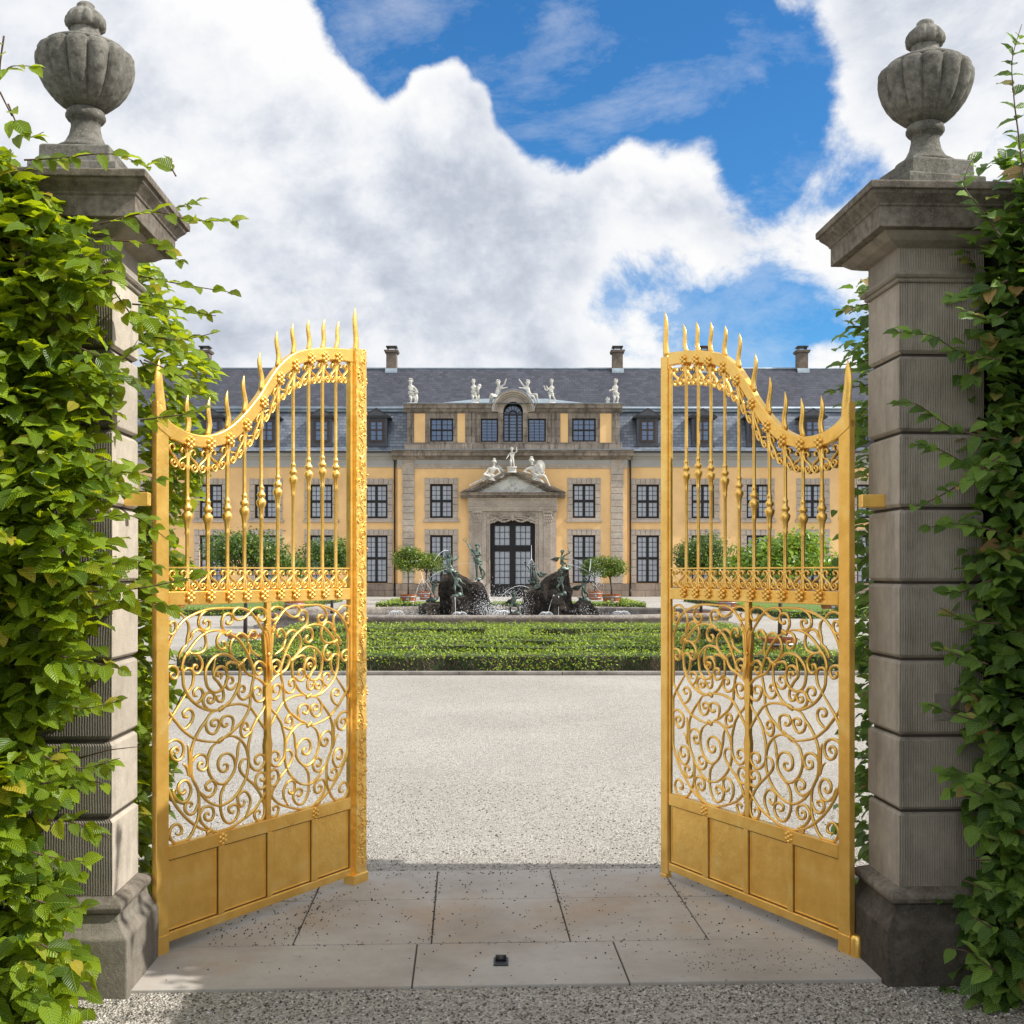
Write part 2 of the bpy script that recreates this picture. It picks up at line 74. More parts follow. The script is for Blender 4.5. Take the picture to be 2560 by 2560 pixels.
def principled(nb, out, color, rough=.7, metal=0, normal=None, spec=.5, **kw):
    p = nb.n('ShaderNodeBsdfPrincipled')
    for name, v in (('Base Color', color), ('Roughness', rough), ('Metallic', metal), ('Specular IOR Level', spec)):
        if isinstance(v, (int, float)): p.inputs[name].default_value = v
        elif isinstance(v, tuple): p.inputs[name].default_value = (*v, 1)
        else: nb.l(v, p.inputs[name])
    for k, v in kw.items(): p.inputs[k].default_value = v
    if normal is not None: nb.l(normal, p.inputs['Normal'])
    nb.l(p.outputs[0], out.inputs[0]); return p

def mat_simple(name, col, rough=.6, metal=0, var=.15, scale=6, bump=0, bscale=60, bdist=.004, coord='Object', spec=.4, big=None):
    m, nt, out = new_mat(name); nb = NB(nt); v = nb.coord(coord)
    n1 = nb.noise(v, scale, 5, .6)
    dk = tuple(c*(1-var) for c in col); lt = tuple(min(1, c*(1+var)) for c in col)
    c = nb.ramp(n1, [(.3, dk), (.7, lt)])
    if big:
        n2 = nb.noise(v, big[0], 4, .6); f = nb.rng(n2, big[1], big[2]); c = nb.mixc(f, c, big[3])
    nrm = None
    if bump: nrm = nb.bump(nb.noise(v, bscale, 5, .65), bump, bdist)
    principled(nb, out, c, rough, metal, nrm, spec); return m

def m_gold(name, carved=False):
    m, nt, out = new_mat(name); nb = NB(nt); v = nb.coord()
    n1 = nb.noise(v, 9, 5, .6); n2 = nb.noise(v, 55, 5, .65); n3 = nb.noise(v, 3.2, 6, .7)
    c = nb.ramp(n1, [(.25, (.82, .48, .10)), (.55, (.94, .60, .155)), (.8, (1.0, .74, .28))])
    grime = nb.rng(nb.noise(v, 24, 7, .75), .66, .80)
    c = nb.mixc(grime, c, (.16, .09, .03))
    r = nb.ramp(n3, [(.3, (.25,)*3), (.7, (.42,)*3)])
    nrm = nb.bump(n2, .35, .004)
    if carved:
        vo = nb.n('ShaderNodeTexVoronoi', feature='SMOOTH_F1'); vo.inputs['Scale'].default_value = 42
        nb.l(v, vo.inputs['Vector']); nrm = nb.bump(vo.outputs['Distance'], .45, .008, nrm)
    nrm = nb.bump(nb.noise(v, 16, 4, .55), .25, .010, nrm)
    p = principled(nb, out, c, r, .74, nrm)
    return m

def m_tooled_stone(name, k=1.0, stain=.7, groove=.3):
    """pier sandstone with dressed (finely grooved) faces, drafted margins, stains and lichen"""
    m, nt, out = new_mat(name); nb = NB(nt); v = nb.coord()
    geo = nb.n('ShaderNodeNewGeometry')
    n1 = nb.noise(v, 3.2, 6, .65); n2 = nb.noise(v, 22, 6, .7); n3 = nb.noise(v, 130, 4, .7)
    st = nb.noise(nb.mapping(v, (7, 7, .9)), 1.6, 6, .7)
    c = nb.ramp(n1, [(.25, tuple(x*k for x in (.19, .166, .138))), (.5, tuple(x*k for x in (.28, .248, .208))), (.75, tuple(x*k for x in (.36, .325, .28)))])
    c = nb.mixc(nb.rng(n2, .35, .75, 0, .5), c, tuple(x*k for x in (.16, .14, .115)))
    c = nb.mixc(nb.rng(st, .5, .72, 0, stain), c, (.085, .07, .055))
    sx = nb.n('ShaderNodeSeparateXYZ'); nb.l(v, sx.inputs[0])
    # vertical grooves: sum of x and y so that both faces get them
    xy = nb.math('ADD', sx.outputs[0], sx.outputs[1])
    wob = nb.math('MULTIPLY', nb.noise(v, 9, 3, .6), .010)
    ph = nb.math('MULTIPLY', nb.math('ADD', xy, wob), 2*PI/.0098)
    g = nb.math('MULTIPLY', nb.math('SINE', ph), .5)
    amp = nb.rng(nb.noise(v, 5, 3, .6), .3, .6, .35, 1)
    oi = nb.n('ShaderNodeObjectInfo'); cv = nb.ramp(oi.outputs['Random'], [(0, (.86, .85, .84)), (1, (1.14, 1.13, 1.10))]); c = nb.mixc(1., c, cv, 'MULTIPLY')
    c = nb.mixc(nb.math('MULTIPLY', nb.math('MULTIPLY', nb.math('SUBTRACT', .5, g), amp), groove), c, (.035, .032, .024))
    hgt = nb.math('ADD', nb.math('MULTIPLY', g, amp), nb.math('MULTIPLY', n3, .9))
    nrm = nb.bump(hgt, .75, .0035)
    nrm = nb.bump(n2, .5, .006, nrm)
    c = nb.mixc(nb.rng(n3, .3, .8, 0, .35), c, (.33, .30, .25))
    principled(nb, out, c, .88, 0, nrm, .25); return m

def m_rough_stone(name, dark, mid, lite, black=.6, lichen=False, bd=.006, sc=1.0):
    m, nt, out = new_mat(name); nb = NB(nt); v = nb.coord()
    n1 = nb.noise(v, 4*sc, 6, .65); n2 = nb.noise(v, 30*sc, 6, .75); n3 = nb.noise(v, 120*sc, 4, .75)
    c = nb.ramp(n1, [(.25, dark), (.5, mid), (.78, lite)])
    c = nb.mixc(nb.rng(n2, .42, .72, 0, black), c, tuple(x*.35 for x in dark))
    c = nb.mixc(nb.rng(n3, .52, .75, 0, .55), c, tuple(min(1, x*1.5) for x in lite))
    if lichen:
        li = nb.rng(nb.noise(v, 13*sc, 5, .7), .685, .72)
        c = nb.mixc(li, c, (.42, .17, .03))
        li2 = nb.rng(nb.noise(nb.mapping(v, loc=(3, 1, 7)), 40*sc, 5, .7), .66, .74)
        c = nb.mixc(li2, c, (.36, .36, .32))
    nrm = nb.bump(n3, .8, bd*.5); nrm = nb.bump(n2, .8, bd, nrm)
    principled(nb, out, c, .92, 0, nrm, .2); return m

def m_leaf(name, lo, hi, trans, vein=True, brown=None, rough=.42, tw=.42):
    m, nt, out = new_mat(name); nb = NB(nt)
    geo = nb.n('ShaderNodeNewGeometry'); ri = geo.outputs['Random Per Island']
    mid = tuple((a+b)/2 for a, b in zip(lo, hi))
    stops = [(.0, lo), (.5, mid), (.93 if brown else 1, hi)]
    if brown: stops.append((.985, brown))
    c = nb.ramp(ri, stops)
    nrm = None
    if vein:
        uv = nb.coord('UV'); sx = nb.n('ShaderNodeSeparateXYZ'); nb.l(uv, sx.inputs[0])
        ax = nb.math('ABSOLUTE', nb.math('SUBTRACT', sx.outputs[0], .5))
        t = nb.math('SUBTRACT', sx.outputs[1], nb.math('MULTIPLY', ax, .75))
        w = nb.math('SINE', nb.math('MULTIPLY', t, 2*PI*9))
        w = nb.math('ADD', nb.math('MULTIPLY', w, .5), .5)
        midrib = nb.rng(ax, 0, .035, 1, 0)
        nrm = nb.bump(nb.math('ADD', w, nb.math('MULTIPLY', midrib, 1.2)), .8, .0026)
        c = nb.mixc(nb.math('MULTIPLY', nb.math('ADD', midrib, nb.math('MULTIPLY', nb.math('POWER', w, 6), .15), True), .35), c, tuple(min(1, x*1.7+.03) for x in hi))
    p = nb.n('ShaderNodeBsdfPrincipled'); nb.l(c, p.inputs['Base Color'])
    p.inputs['Roughness'].default_value = rough; p.inputs['Specular IOR Level'].default_value = .4
    tr = nb.n('ShaderNodeBsdfTranslucent')
    tc = nb.mixc(.75, c, trans, 'MIX'); nb.l(tc, tr.inputs['Color'])
    if nrm is not None: nb.l(nrm, p.inputs['Normal']); nb.l(nrm, tr.inputs['Normal'])
    mx = nb.n('ShaderNodeMixShader'); mx.inputs[0].default_value = tw
    nb.l(p.outputs[0], mx.inputs[1]); nb.l(tr.outputs[0], mx.inputs[2]); nb.l(mx.outputs[0], out.inputs[0])
    return m

def m_gravel(name):
    m, nt, out = new_mat(name); nb = NB(nt); v = nb.coord()
    def vor(scale):
        t = nb.n('ShaderNodeTexVoronoi'); t.inputs['Scale'].default_value = scale; nb.l(v, t.inputs['Vector'])
        bw = nb.n('ShaderNodeRGBToBW'); nb.l(t.outputs['Color'], bw.inputs[0]); return bw.outputs[0], t.outputs['Distance']
    c1, d1 = vor(105); c2, d2 = vor(30)
    big = nb.noise(v, .35, 5, .6); mid = nb.noise(v, 2.2, 5, .65); fine = nb.noise(v, 9, 4, .7)
    base = nb.ramp(c1, [(.08, (.07, .065, .06)), (.25, (.26, .24, .215)), (.5, (.39, .37, .34)), (.75, (.50, .48, .45)), (.95, (.66, .64, .61))])
    tone = nb.ramp(big, [(.3, (.78, .76, .72)), (.7, (1.10, 1.09, 1.06))])
    c = nb.mixc(1., base, tone, 'MULTIPLY')
    c = nb.mixc(nb.rng(c2, .2, .8, .0, .25), c, (.45, .43, .40))
    c = nb.mixc(nb.rng(mid, .42, .68, 0, .42), c, (.37, .345, .31))
    c = nb.mixc(nb.rng(fine, .6, .75, 0, .22), c, (.15, .18, .07))
    nrm = nb.bump(d1, .9, .012); nrm = nb.bump(mid, .4, .03, nrm)
    principled(nb, out, c, .9, 0, nrm, .2); return m

def m_slab(name):
    m, nt, out = new_mat(name); nb = NB(nt); v = nb.coord()
    n1 = nb.noise(v, 1.7, 6, .6); n2 = nb.noise(v, 12, 6, .7); n3 = nb.noise(v, 150, 3, .7)
    c = nb.ramp(n1, [(.25, (.28, .25, .215)), (.5, (.38, .355, .325)), (.75, (.45, .43, .40))])
    c = nb.mixc(nb.rng(n2, .5, .75, 0, .35), c, (.28, .23, .18))
    rust = nb.rng(nb.noise(nb.mapping(v, loc=(5.3, 2.1, 0)), 1.3, 5, .6), .52, .72, 0, .6)
    c = nb.mixc(rust, c, (.36, .25, .15))
    c = nb.mixc(nb.rng(nb.noise(v, 46, 6, .8), .60, .7, 0, .6), c, (.09, .08, .07))
    nrm = nb.bump(n3, .3, .002); nrm = nb.bump(n2, .3, .004, nrm)
    principled(nb, out, c, .8, 0, nrm, .3); return m

def m_slate(name, col, lite, bw, bh, rough=.5, axis='front', bumpd=.02):
    m, nt, out = new_mat(name); nb = NB(nt); v = nb.coord()
    sx = nb.n('ShaderNodeSeparateXYZ'); nb.l(v, sx.inputs[0]); cb = nb.n('ShaderNodeCombineXYZ')
    nb.l(sx.outputs[0], cb.inputs[0]); nb.l(sx.outputs[2], cb.inputs[1])
    wob = nb.math('MULTIPLY', nb.noise(v, .7, 3, .5), .16); 
    nb.l(nb.math('ADD', sx.outputs[2], wob), cb.inputs[1])
    b = nb.n('ShaderNodeTexBrick'); nb.l(cb.outputs[0], b.inputs['Vector'])
    b.inputs['Scale'].default_value = 1; b.inputs['Brick Width'].default_value = bw; b.inputs['Row Height'].default_value = bh
    b.inputs['Mortar Size'].default_value = .012; b.inputs['Mortar Smooth'].default_value = .4; b.inputs['Bias'].default_value = 0
    b.inputs['Color1'].default_value = (*tuple(c*.75 for c in col), 1); b.inputs['Color2'].default_value = (*lite, 1)
    b.inputs['Mortar'].default_value = (*tuple(c*.25 for c in col), 1)
    n = nb.noise(v, 1.1, 5, .65); n2 = nb.noise(nb.mapping(v, (6, 6, .6)), 1, 4, .7)
    c = nb.mixc(nb.rng(n, .35, .7, 0, .5), b.outputs['Color'], tuple(c*.7 for c in col))
    c = nb.mixc(nb.rng(n2, .55, .75, 0, .4), c, tuple(min(1, x*1.5) for x in lite))
    nrm = nb.bump(b.outputs['Fac'], .6, -bumpd) if False else nb.bump(nb.math('SUBTRACT', 1, b.outputs['Fac']), .7, bumpd)
    principled(nb, out, c, rough, 0, nrm, .5); return m

def m_block(name, dark, mid, lite, bw, bh, mortar=.014, soot=.5, rough=.9, sc=1.):
    """coursed facade stone"""
    m, nt, out = new_mat(name); nb = NB(nt); v = nb.coord()
    sx = nb.n('ShaderNodeSeparateXYZ'); nb.l(v, sx.inputs[0]); cb = nb.n('ShaderNodeCombineXYZ')
    nb.l(nb.math('ADD', sx.outputs[0], nb.math('MULTIPLY', sx.outputs[1], 1.0)), cb.inputs[0]); nb.l(sx.outputs[2], cb.inputs[1])
    b = nb.n('ShaderNodeTexBrick'); nb.l(cb.outputs[0], b.inputs['Vector'])
    b.inputs['Scale'].default_value = 1; b.inputs['Brick Width'].default_value = bw; b.inputs['Row Height'].default_value = bh
    b.inputs['Mortar Size'].default_value = mortar; b.inputs['Mortar Smooth'].default_value = .3
    b.inputs['Color1'].default_value = (*mid, 1); b.inputs['Color2'].default_value = (*lite, 1)
    b.inputs['Mortar'].default_value = (*tuple(x*.3 for x in dark), 1)
    n = nb.noise(v, .9*sc, 6, .7); n2 = nb.noise(nb.mapping(v, (3, 3, .6)), 1.2*sc, 6, .7)
    c = nb.mixc(nb.rng(n, .42, .7, 0, .75), b.outputs['Color'], dark)
    c = nb.mixc(nb.rng(n2, .48, .7, 0, soot), c, tuple(x*.35 for x in dark))
    nrm = nb.bump(nb.math('SUBTRACT', 1, b.outputs['Fac']), .6, .03); nrm = nb.bump(nb.noise(v, 12, 5, .7), .4, .02, nrm)
    principled(nb, out, c, rough, 0, nrm, .2); return m

def m_glass(name, col=(.02, .03, .045), rough=.06, spec=1.0, fold=None):
    m, nt, out = new_mat(name); nb = NB(nt); v = nb.coord()
    if fold:
        w = nb.noise(nb.mapping(v, (14, 14, .25)), 1, 3, .6)
        c = nb.ramp(w, [(.3, tuple(x*.72 for x in fold)), (.65, fold)])
    else: c = nb.ramp(nb.noise(v, .8, 3, .6), [(.3, tuple(x*.7 for x in col)), (.7, col)])
    nrm = nb.bump(nb.noise(v, 1.5, 2, .5), .06, .05)
    p = principled(nb, out, c, rough, 0, nrm, spec); p.inputs['IOR'].default_value = 1.5
    return m

def m_bronze(name, dark=False):
    m, nt, out = new_mat(name); nb = NB(nt); v = nb.coord(); geo = nb.n('ShaderNodeNewGeometry')
    n1 = nb.noise(v, 6, 6, .7)
    k = .55 if dark else 1
    c = nb.ramp(n1, [(.3, (.035*k, .042*k, .030*k)), (.5, (.09*k, .125*k, .095*k)), (.72, (.27*k, .36*k, .31*k))])
    principled(nb, out, c, .45, .35, nb.bump(nb.noise(v, 40, 4, .7), .3, .01), .5); return m

def m_water(name):
    m, nt, out = new_mat(name); nb = NB(nt); v = nb.coord()
    h = nb.noise(v, 7, 5, .65, .6)
    c = nb.ramp(nb.noise(v, 3, 6, .7), [(.45, (.012, .014, .012)), (.72, (.05, .055, .05))])
    principled(nb, out, c, .08, 0, nb.bump(h, .6, .06), .8); return m

M = {}
def build_materials():
    M['gold'] = m_gold('gilded_iron'); M['gold_carved'] = m_gold('gilded_relief', True)
    M['pier'] = m_tooled_stone('tooled_sandstone', 1.32, .62, .38); M['pier_side'] = m_tooled_stone('pink_side_sandstone', 1.75, .45, .08); M['pier_front_dark'] = m_tooled_stone('dark_tooled_sandstone', .72, .6, .75); M['pier_side_pale'] = m_tooled_stone('pale_sandstone', 1.75, .25, .0)  # left pier has a darker front and a paler inner face
    M['cornice'] = m_rough_stone('weathered_cornice', (.075, .062, .05), (.18, .155, .125), (.30, .265, .22), .85, False, .004)
    M['plinth_dark'] = m_rough_stone('dark_sandstone', (.045, .038, .030), (.085, .072, .058), (.16, .14, .115), .8, False, .004)  # right pier's plinth, darker than the left one
    M['plinth_light'] = m_rough_stone('light_sandstone', (.13, .115, .095), (.19, .17, .14), (.25, .22, .18), .5, False, .004)  # lighter tone for the left plinth and the repair patch
    M['urn'] = m_rough_stone('lichen_stone', (.07, .066, .055), (.17, .16, .135), (.33, .32, .28), .9, True, .004, 1.2)
    M['joint'] = mat_simple('brown_joint', (.06, .05, .04), .95)  # dark brown filling of the pier and pavement joints
    M['leaf_sun'] = m_leaf('hornbeam_leaf_sunlit', (.020, .062, .008), (.24, .35, .020), (.72, .84, .012), True, (.42, .32, .04), .36, .42)  # left hedge leaf, its sunlight put into the colour
    M['leaf_shade'] = m_leaf('hornbeam_leaf_shaded', (.018, .060, .012), (.21, .34, .06), (.30, .50, .04), True, (.36, .20, .08), .38, .36)  # same leaf for the right hedge, its shade put into the colour
    M['twig'] = mat_simple('twig_bark', (.085, .05, .032), .8)
    M['inner'] = mat_simple('hedge_inside_shade', (.012, .02, .006), .95, 0, .5, 12)  # near-black, the shade inside the hedge put into the colour
    M['gravel'] = m_gravel('pale_gravel'); M['slab'] = m_slab('threshold_sandstone')
    M['stone_bits'] = None
    M['box'] = m_leaf('box_leaf', (.025, .08, .006), (.36, .46, .016), (.36, .52, .01), False, None, .5, .25)
    M['box_dark'] = mat_simple('box_hedge_core', (.022, .040, .010), .9, 0, .5, 9, .6, 30, .03, big=(1.1, .5, .7, (.06, .045, .025)))
    M['grass'] = mat_simple('lawn_grass', (.085, .155, .025), .8, 0, .35, 14, .5, 60, .03, big=(.5, .5, .75, (.16, .17, .05)))
    M['orange_leaf'] = m_leaf('citrus_leaf', (.012, .040, .006), (.11, .18, .018), (.16, .30, .02), False, (.30, .30, .03), .38, .25)
    M['mix_leaf'] = m_leaf('orange_tree_leaf', (.012, .045, .006), (.17, .24, .016), (.26, .38, .02), False, (.42, .33, .03), .36, .25)
    M['lime_leaf'] = m_leaf('broad_citrus_leaf', (.05, .12, .012), (.22, .34, .03), (.40, .56, .04), False, (.38, .34, .05), .4, .3)
    M['trunk'] = mat_simple('trunk_bark', (.06, .052, .045), .85, 0, .3, 14)
    M['tub'] = mat_simple('tub_wood', (.30, .095, .035), .6, 0, .3, 12, .2, 40)
    M['band'] = mat_simple('tub_band', (.30, .32, .34), .45, .5, .2, 20)
    M['white_rod'] = mat_simple('white_rod', (.75, .75, .75), .4)
    M['soil'] = mat_simple('soil', (.035, .025, .018), .95)
    M['yellow'] = mat_simple('ochre_render', (.74, .475, .215), .9, 0, .06, 1.2, .15, 25, .01, big=(.55, .48, .72, (.63, .40, .185)))
    M['sand'] = m_block('facade_sandstone', (.15, .12, .095), (.27, .215, .165), (.37, .295, .23), .62, .42, .012, .45)
    M['sand_dark'] = m_block('sooty_sandstone', (.10, .082, .068), (.22, .18, .145), (.33, .275, .225), 1.1, .52, .012, .75)
    M['sand_plain'] = m_rough_stone('portal_sandstone', (.27, .225, .185), (.41, .35, .29), (.52, .45, .38), .45, False, .02, .25)
    M['sand_plinth'] = m_block('plinth_sandstone', (.14, .11, .09), (.25, .195, .15), (.33, .26, .20), 1.3, .42, .012, .5)
    M['frieze'] = mat_simple('grey_frieze_paint', (.36, .35, .33), .85, 0, .08, 1)
    M['slate_up'] = m_slate('upper_slate', (.028, .030, .044), (.050, .053, .074), .36, .20, .5, bumpd=.05)
    M['slate_low'] = m_slate('lower_slate', (.13, .155, .20), (.20, .225, .265), .42, .21, .38)
    M['slate_dark'] = mat_simple('dormer_slate', (.045, .048, .058), .5, 0, .3, 5)
    M['lead'] = mat_simple('lead_sheet', (.22, .27, .31), .55, .2, .25, 1.6, .3, 5, .02)
    M['sash'] = mat_simple('black_brown_sash', (.010, .008, .009), .7, 0, .3, 3)
    M['curtain'] = m_glass('curtained_glass', fold=(.36, .39, .44), rough=.12, spec=.5)
    M['sky_glass'] = m_glass('painted_sky_glass', (.055, .12, .25), .05, .8)  # blue of the reflected sky painted into the pane colour
    M['pipe'] = mat_simple('dark_downpipe', (.02, .017, .016), .5)
    M['statue'] = m_rough_stone('white_statue_stone', (.34, .32, .28), (.54, .52, .47), (.68, .66, .61), .5, False, .01, 1.2)
    M['tympanum'] = mat_simple('grey_relief', (.60, .59, .55), .85, 0, .12, 4, .3, 15, .02)
    M['bronze'] = m_bronze('verdigris_bronze'); M['bronze_d'] = m_bronze('dark_bronze', True)
    M['rock'] = m_rough_stone('wet_rock', (.014, .012, .011), (.050, .042, .036), (.24, .19, .14), .95, False, .05, .8)
    M['rim'] = m_rough_stone('basin_stone', (.10, .085, .075), (.26, .225, .195), (.46, .41, .36), .8, False, .02, .6)
    M['water'] = m_water('basin_water')
    M['spray'] = mat_simple('white_water', (.85, .87, .90), .25, 0, .03)
    M['kerb'] = m_block('kerb_stone', (.14, .125, .11), (.24, .22, .195), (.30, .275, .245), 1.6, .5, .01, .6)
    M['iron'] = mat_simple('dark_iron', (.05, .05, .055), .4, .7)
    M['pink'] = mat_simple('brick', (.3, .12, .07), .8)

# ------------------------------------------------------------------ mesh builder
class MB:
    def __init__(s): s.v = []; s.f = []
    def add(s, vs, fs):
        o = len(s.v); s.v += [tuple(p) for p in vs]; s.f += [tuple(i+o for i in f) for f in fs]; return s
    def box(s, x0, x1, y0, y1, z0, z1):
        s.add([(x, y, z) for z in (z0, z1) for y in (y0, y1) for x in (x0, x1)],
              [(0, 2, 3, 1), (4, 5, 7, 6), (0, 1, 5, 4), (2, 6, 7, 3), (0, 4, 6, 2), (1, 3, 7, 5)]); return s
    def prism(s, poly, y0, y1, axis='y'):
        """poly: list of (x,z) extruded along y (or (x,y) along z with axis='z')"""
        n = len(poly)
        if axis == 'y': vs = [(a, y0, b) for a, b in poly] + [(a, y1, b) for a, b in poly]
        elif axis == 'z': vs = [(a, b, y0) for a, b in poly] + [(a, b, y1) for a, b in poly]
        else: vs = [(y0, a, b) for a, b in poly] + [(y1, a, b) for a, b in poly]
        s.add(vs, [tuple(range(n)), tuple(range(2*n-1, n-1, -1))] + [(i, (i+1) % n + 0, (i+1) % n+n, i+n)[::-1] for i in range(n)]); return s
    def lathe(s, prof, cx=0, cy=0, n=16, rf=None, cap=True):
        vs = []
        for r, z in prof:
            for k in range(n):
                a = 2*PI*k/n; rr = r*(rf(a, z) if rf else 1)
                vs.append((cx+rr*math.cos(a), cy+rr*math.sin(a), z))
        fs = [(i*n+k, i*n+(k+1) % n, (i+1)*n+(k+1) % n, (i+1)*n+k) for i in range(len(prof)-1) for k in range(n)]
        if cap: fs += [tuple(range(n))[::-1], tuple(range((len(prof)-1)*n, len(prof)*n))]
        s.add(vs, fs); return s
    def sqlathe(s, prof, half=.17, hy=None):
        """profile of (offset, z) round a square plan"""
        hy = half if hy is None else hy
        vs = []
        for p, z in prof: vs += [(-half-p, -hy-p, z), (half+p, -hy-p, z), (half+p, hy+p, z), (-half-p, hy+p, z)]
        fs = [(i*4+k, i*4+(k+1) % 4, i*4+4+(k+1) % 4, i*4+4+k) for i in range(len(prof)-1) for k in range(4)]
        fs += [(3, 2, 1, 0), tuple(range(len(prof)*4-4, len(prof)*4))]
        s.add(vs, fs); return s
    def tube(s, path, r, n=6, flat=None, up=None, closed=False):
        """sweep an ellipse; flat=(w,d): section w in the plane, d along the plane normal `up`"""
        P = [Vector(p) for p in path]; m = len(P); vs = []
        for i, p in enumerate(P):
            if closed: t = P[(i+1) % m]-P[i-1]
            else: t = P[min(i+1, m-1)]-P[max(i-1, 0)]
            if t.length < 1e-9: t = Vector((0, 0, 1))
            t.normalize()
            if up is not None: b = Vector(up)
            else:
                b = Vector((0, 0, 1)) if abs(t.z) < .9 else Vector((1, 0, 0))
                b = (b-t*b.dot(t)).normalized()
            a = t.cross(b); 
            if a.length < 1e-6: a = Vector((1, 0, 0))
            a.normalize()
            ri = r[i] if isinstance(r, (list, tuple)) else r
            for k in range(n):
                th = 2*PI*(k+.5)/n
                if flat: vs.append(p+a*(math.cos(th)*flat[0]*1.25*ri)+b*(math.sin(th)*flat[1]*1.25*ri))
                else: vs.append(p+a*(math.cos(th)*ri)+b*(math.sin(th)*ri))
        q = m if closed else m-1
        fs = [(i*n+k, i*n+(k+1) % n, ((i+1) % m)*n+(k+1) % n, ((i+1) % m)*n+k) for i in range(q) for k in range(n)]
        if not closed: fs += [tuple(range(n))[::-1], tuple(range((m-1)*n, m*n))]
        s.add(vs, fs); return s
    def ell(s, c, r, n=8, m=5):
        if isinstance(r, (int, float)): r = (r, r, r)
        vs = [(c[0], c[1], c[2]-r[2])]
        for j in range(1, m):
            ph = -PI/2+PI*j/m
            for k in range(n):
                a = 2*PI*k/n; vs.append((c[0]+r[0]*math.cos(ph)*math.cos(a), c[1]+r[1]*math.cos(ph)*math.sin(a), c[2]+r[2]*math.sin(ph)))
        vs.append((c[0], c[1], c[2]+r[2])); L = len(vs)-1
        fs = [(0, 1+(k+1) % n, 1+k) for k in range(n)]
        for j in range(m-2):
            for k in range(n): fs.append((1+j*n+k, 1+j*n+(k+1) % n, 1+(j+1)*n+(k+1) % n, 1+(j+1)*n+k))
        fs += [(L, 1+(m-2)*n+k, 1+(m-2)*n+(k+1) % n) for k in range(n)]
        s.add(vs, fs); return s
    def build(s, name, mat, parent=None, smooth=False, bevel=0, loc=None, seg=2, fixn=False):
        me = bpy.data.meshes.new(name); me.from_pydata(s.v, [], s.f); me.validate()
        if fixn or True:
            bm = bmesh.new(); bm.from_mesh(me); bmesh.ops.recalc_face_normals(bm, faces=bm.faces); bm.to_mesh(me); bm.free()
        if mat is not None: me.materials.append(mat)
        o = bpy.data.objects.new(name, me); COL.objects.link(o)
        if parent: o.parent = parent
        if loc: o.location = loc
        if smooth: me.polygons.foreach_set('use_smooth', [True]*len(me.polygons))
        if bevel:
            b = o.modifiers.new('bevel', 'BEVEL'); b.width = bevel; b.segments = seg; b.limit_method = 'ANGLE'; b.angle_limit = .6
        return o
def empty(name, label, cat, loc=(0, 0, 0), rz=0, group=None):
    o = bpy.data.objects.new(name, None); COL.objects.link(o); o.empty_display_size = .1
    o.location = loc; o.rotation_euler = (0, 0, rz); tag(o, label, cat, group); return o
def tag(o, label=None, cat=None, group=None, kind=None):
    if label: o['label'] = label
    if cat: o['category'] = cat
    if group: o['group'] = group
    if kind: o['kind'] = kind
    return o
def copy_tree(o, parent=None):
    c = o.copy(); COL.objects.link(c)
    if parent is not None: c.parent = parent
    for ch in list(o.children): copy_tree(ch, c)
    return c
def catmull(P, sub=6):
    if len(P) < 3: return P
    out = []; n = len(P)
    for i in range(n-1):
        p0 = P[max(i-1, 0)]; p1 = P[i]; p2 = P[i+1]; p3 = P[min(i+2, n-1)]
        for k in range(sub):
            t = k/sub
            out.append(tuple(.5*((2*b)+(-a+c)*t+(2*a-5*b+4*c-d)*t*t+(-a+3*b-3*c+d)*t**3) for a, b, c, d in zip(p0, p1, p2, p3)))
    out.append(tuple(P[-1])); return out

# ------------------------------------------------------------------ leaf clouds
def leaf_template(kind):
    """returns verts (x across, y along, z up), faces, uvs; unit length 1"""
    if kind == 'big':
        ys = [0, .07, .2, .36, .53, .70, .85, 1.0]; ws = [.02, .14, .255, .305, .29, .225, .125, 0.]
        vs = []; uv = []; fs = []
        for y, w in zip(ys, ws):
            bend = -.16*(y-.35)**2*2
            for k in (-1, 0, 1):
                if w == 0 and k != 0: continue
                vs.append((k*w, y, abs(k)*w*.34+bend+.03*math.sin(y*19)*abs(k))); uv.append((.5+k*w*1.5, y))
        for j in range(6):
            a = j*3
            fs += [(a, a+1, a+4, a+3), (a+1, a+2, a+5, a+4)]
        fs += [(18, 19, 21), (19, 20, 21)]
        return np.array(vs), fs, np.array(uv)
    if kind == 'mid':
        vs = [(0, 0, 0), (-.2, .45, .06), (.2, .45, .06), (0, 1, -.08), (0, .5, 0)]
        return np.array(vs), [(0, 4, 1), (0, 2, 4), (4, 3, 1), (4, 2, 3)], np.array([(.5, 0), (.2, .5), (.8, .5), (.5, 1), (.5, .5)])
    vs = [(0, 0, 0), (-.30, .5, 0.05), (.30, .5, 0.05), (0, 1, 0)]
    return np.array(vs), [(0, 2, 3, 1)], np.array([(.5, 0), (.2, .5), (.8, .5), (.5, 1)])
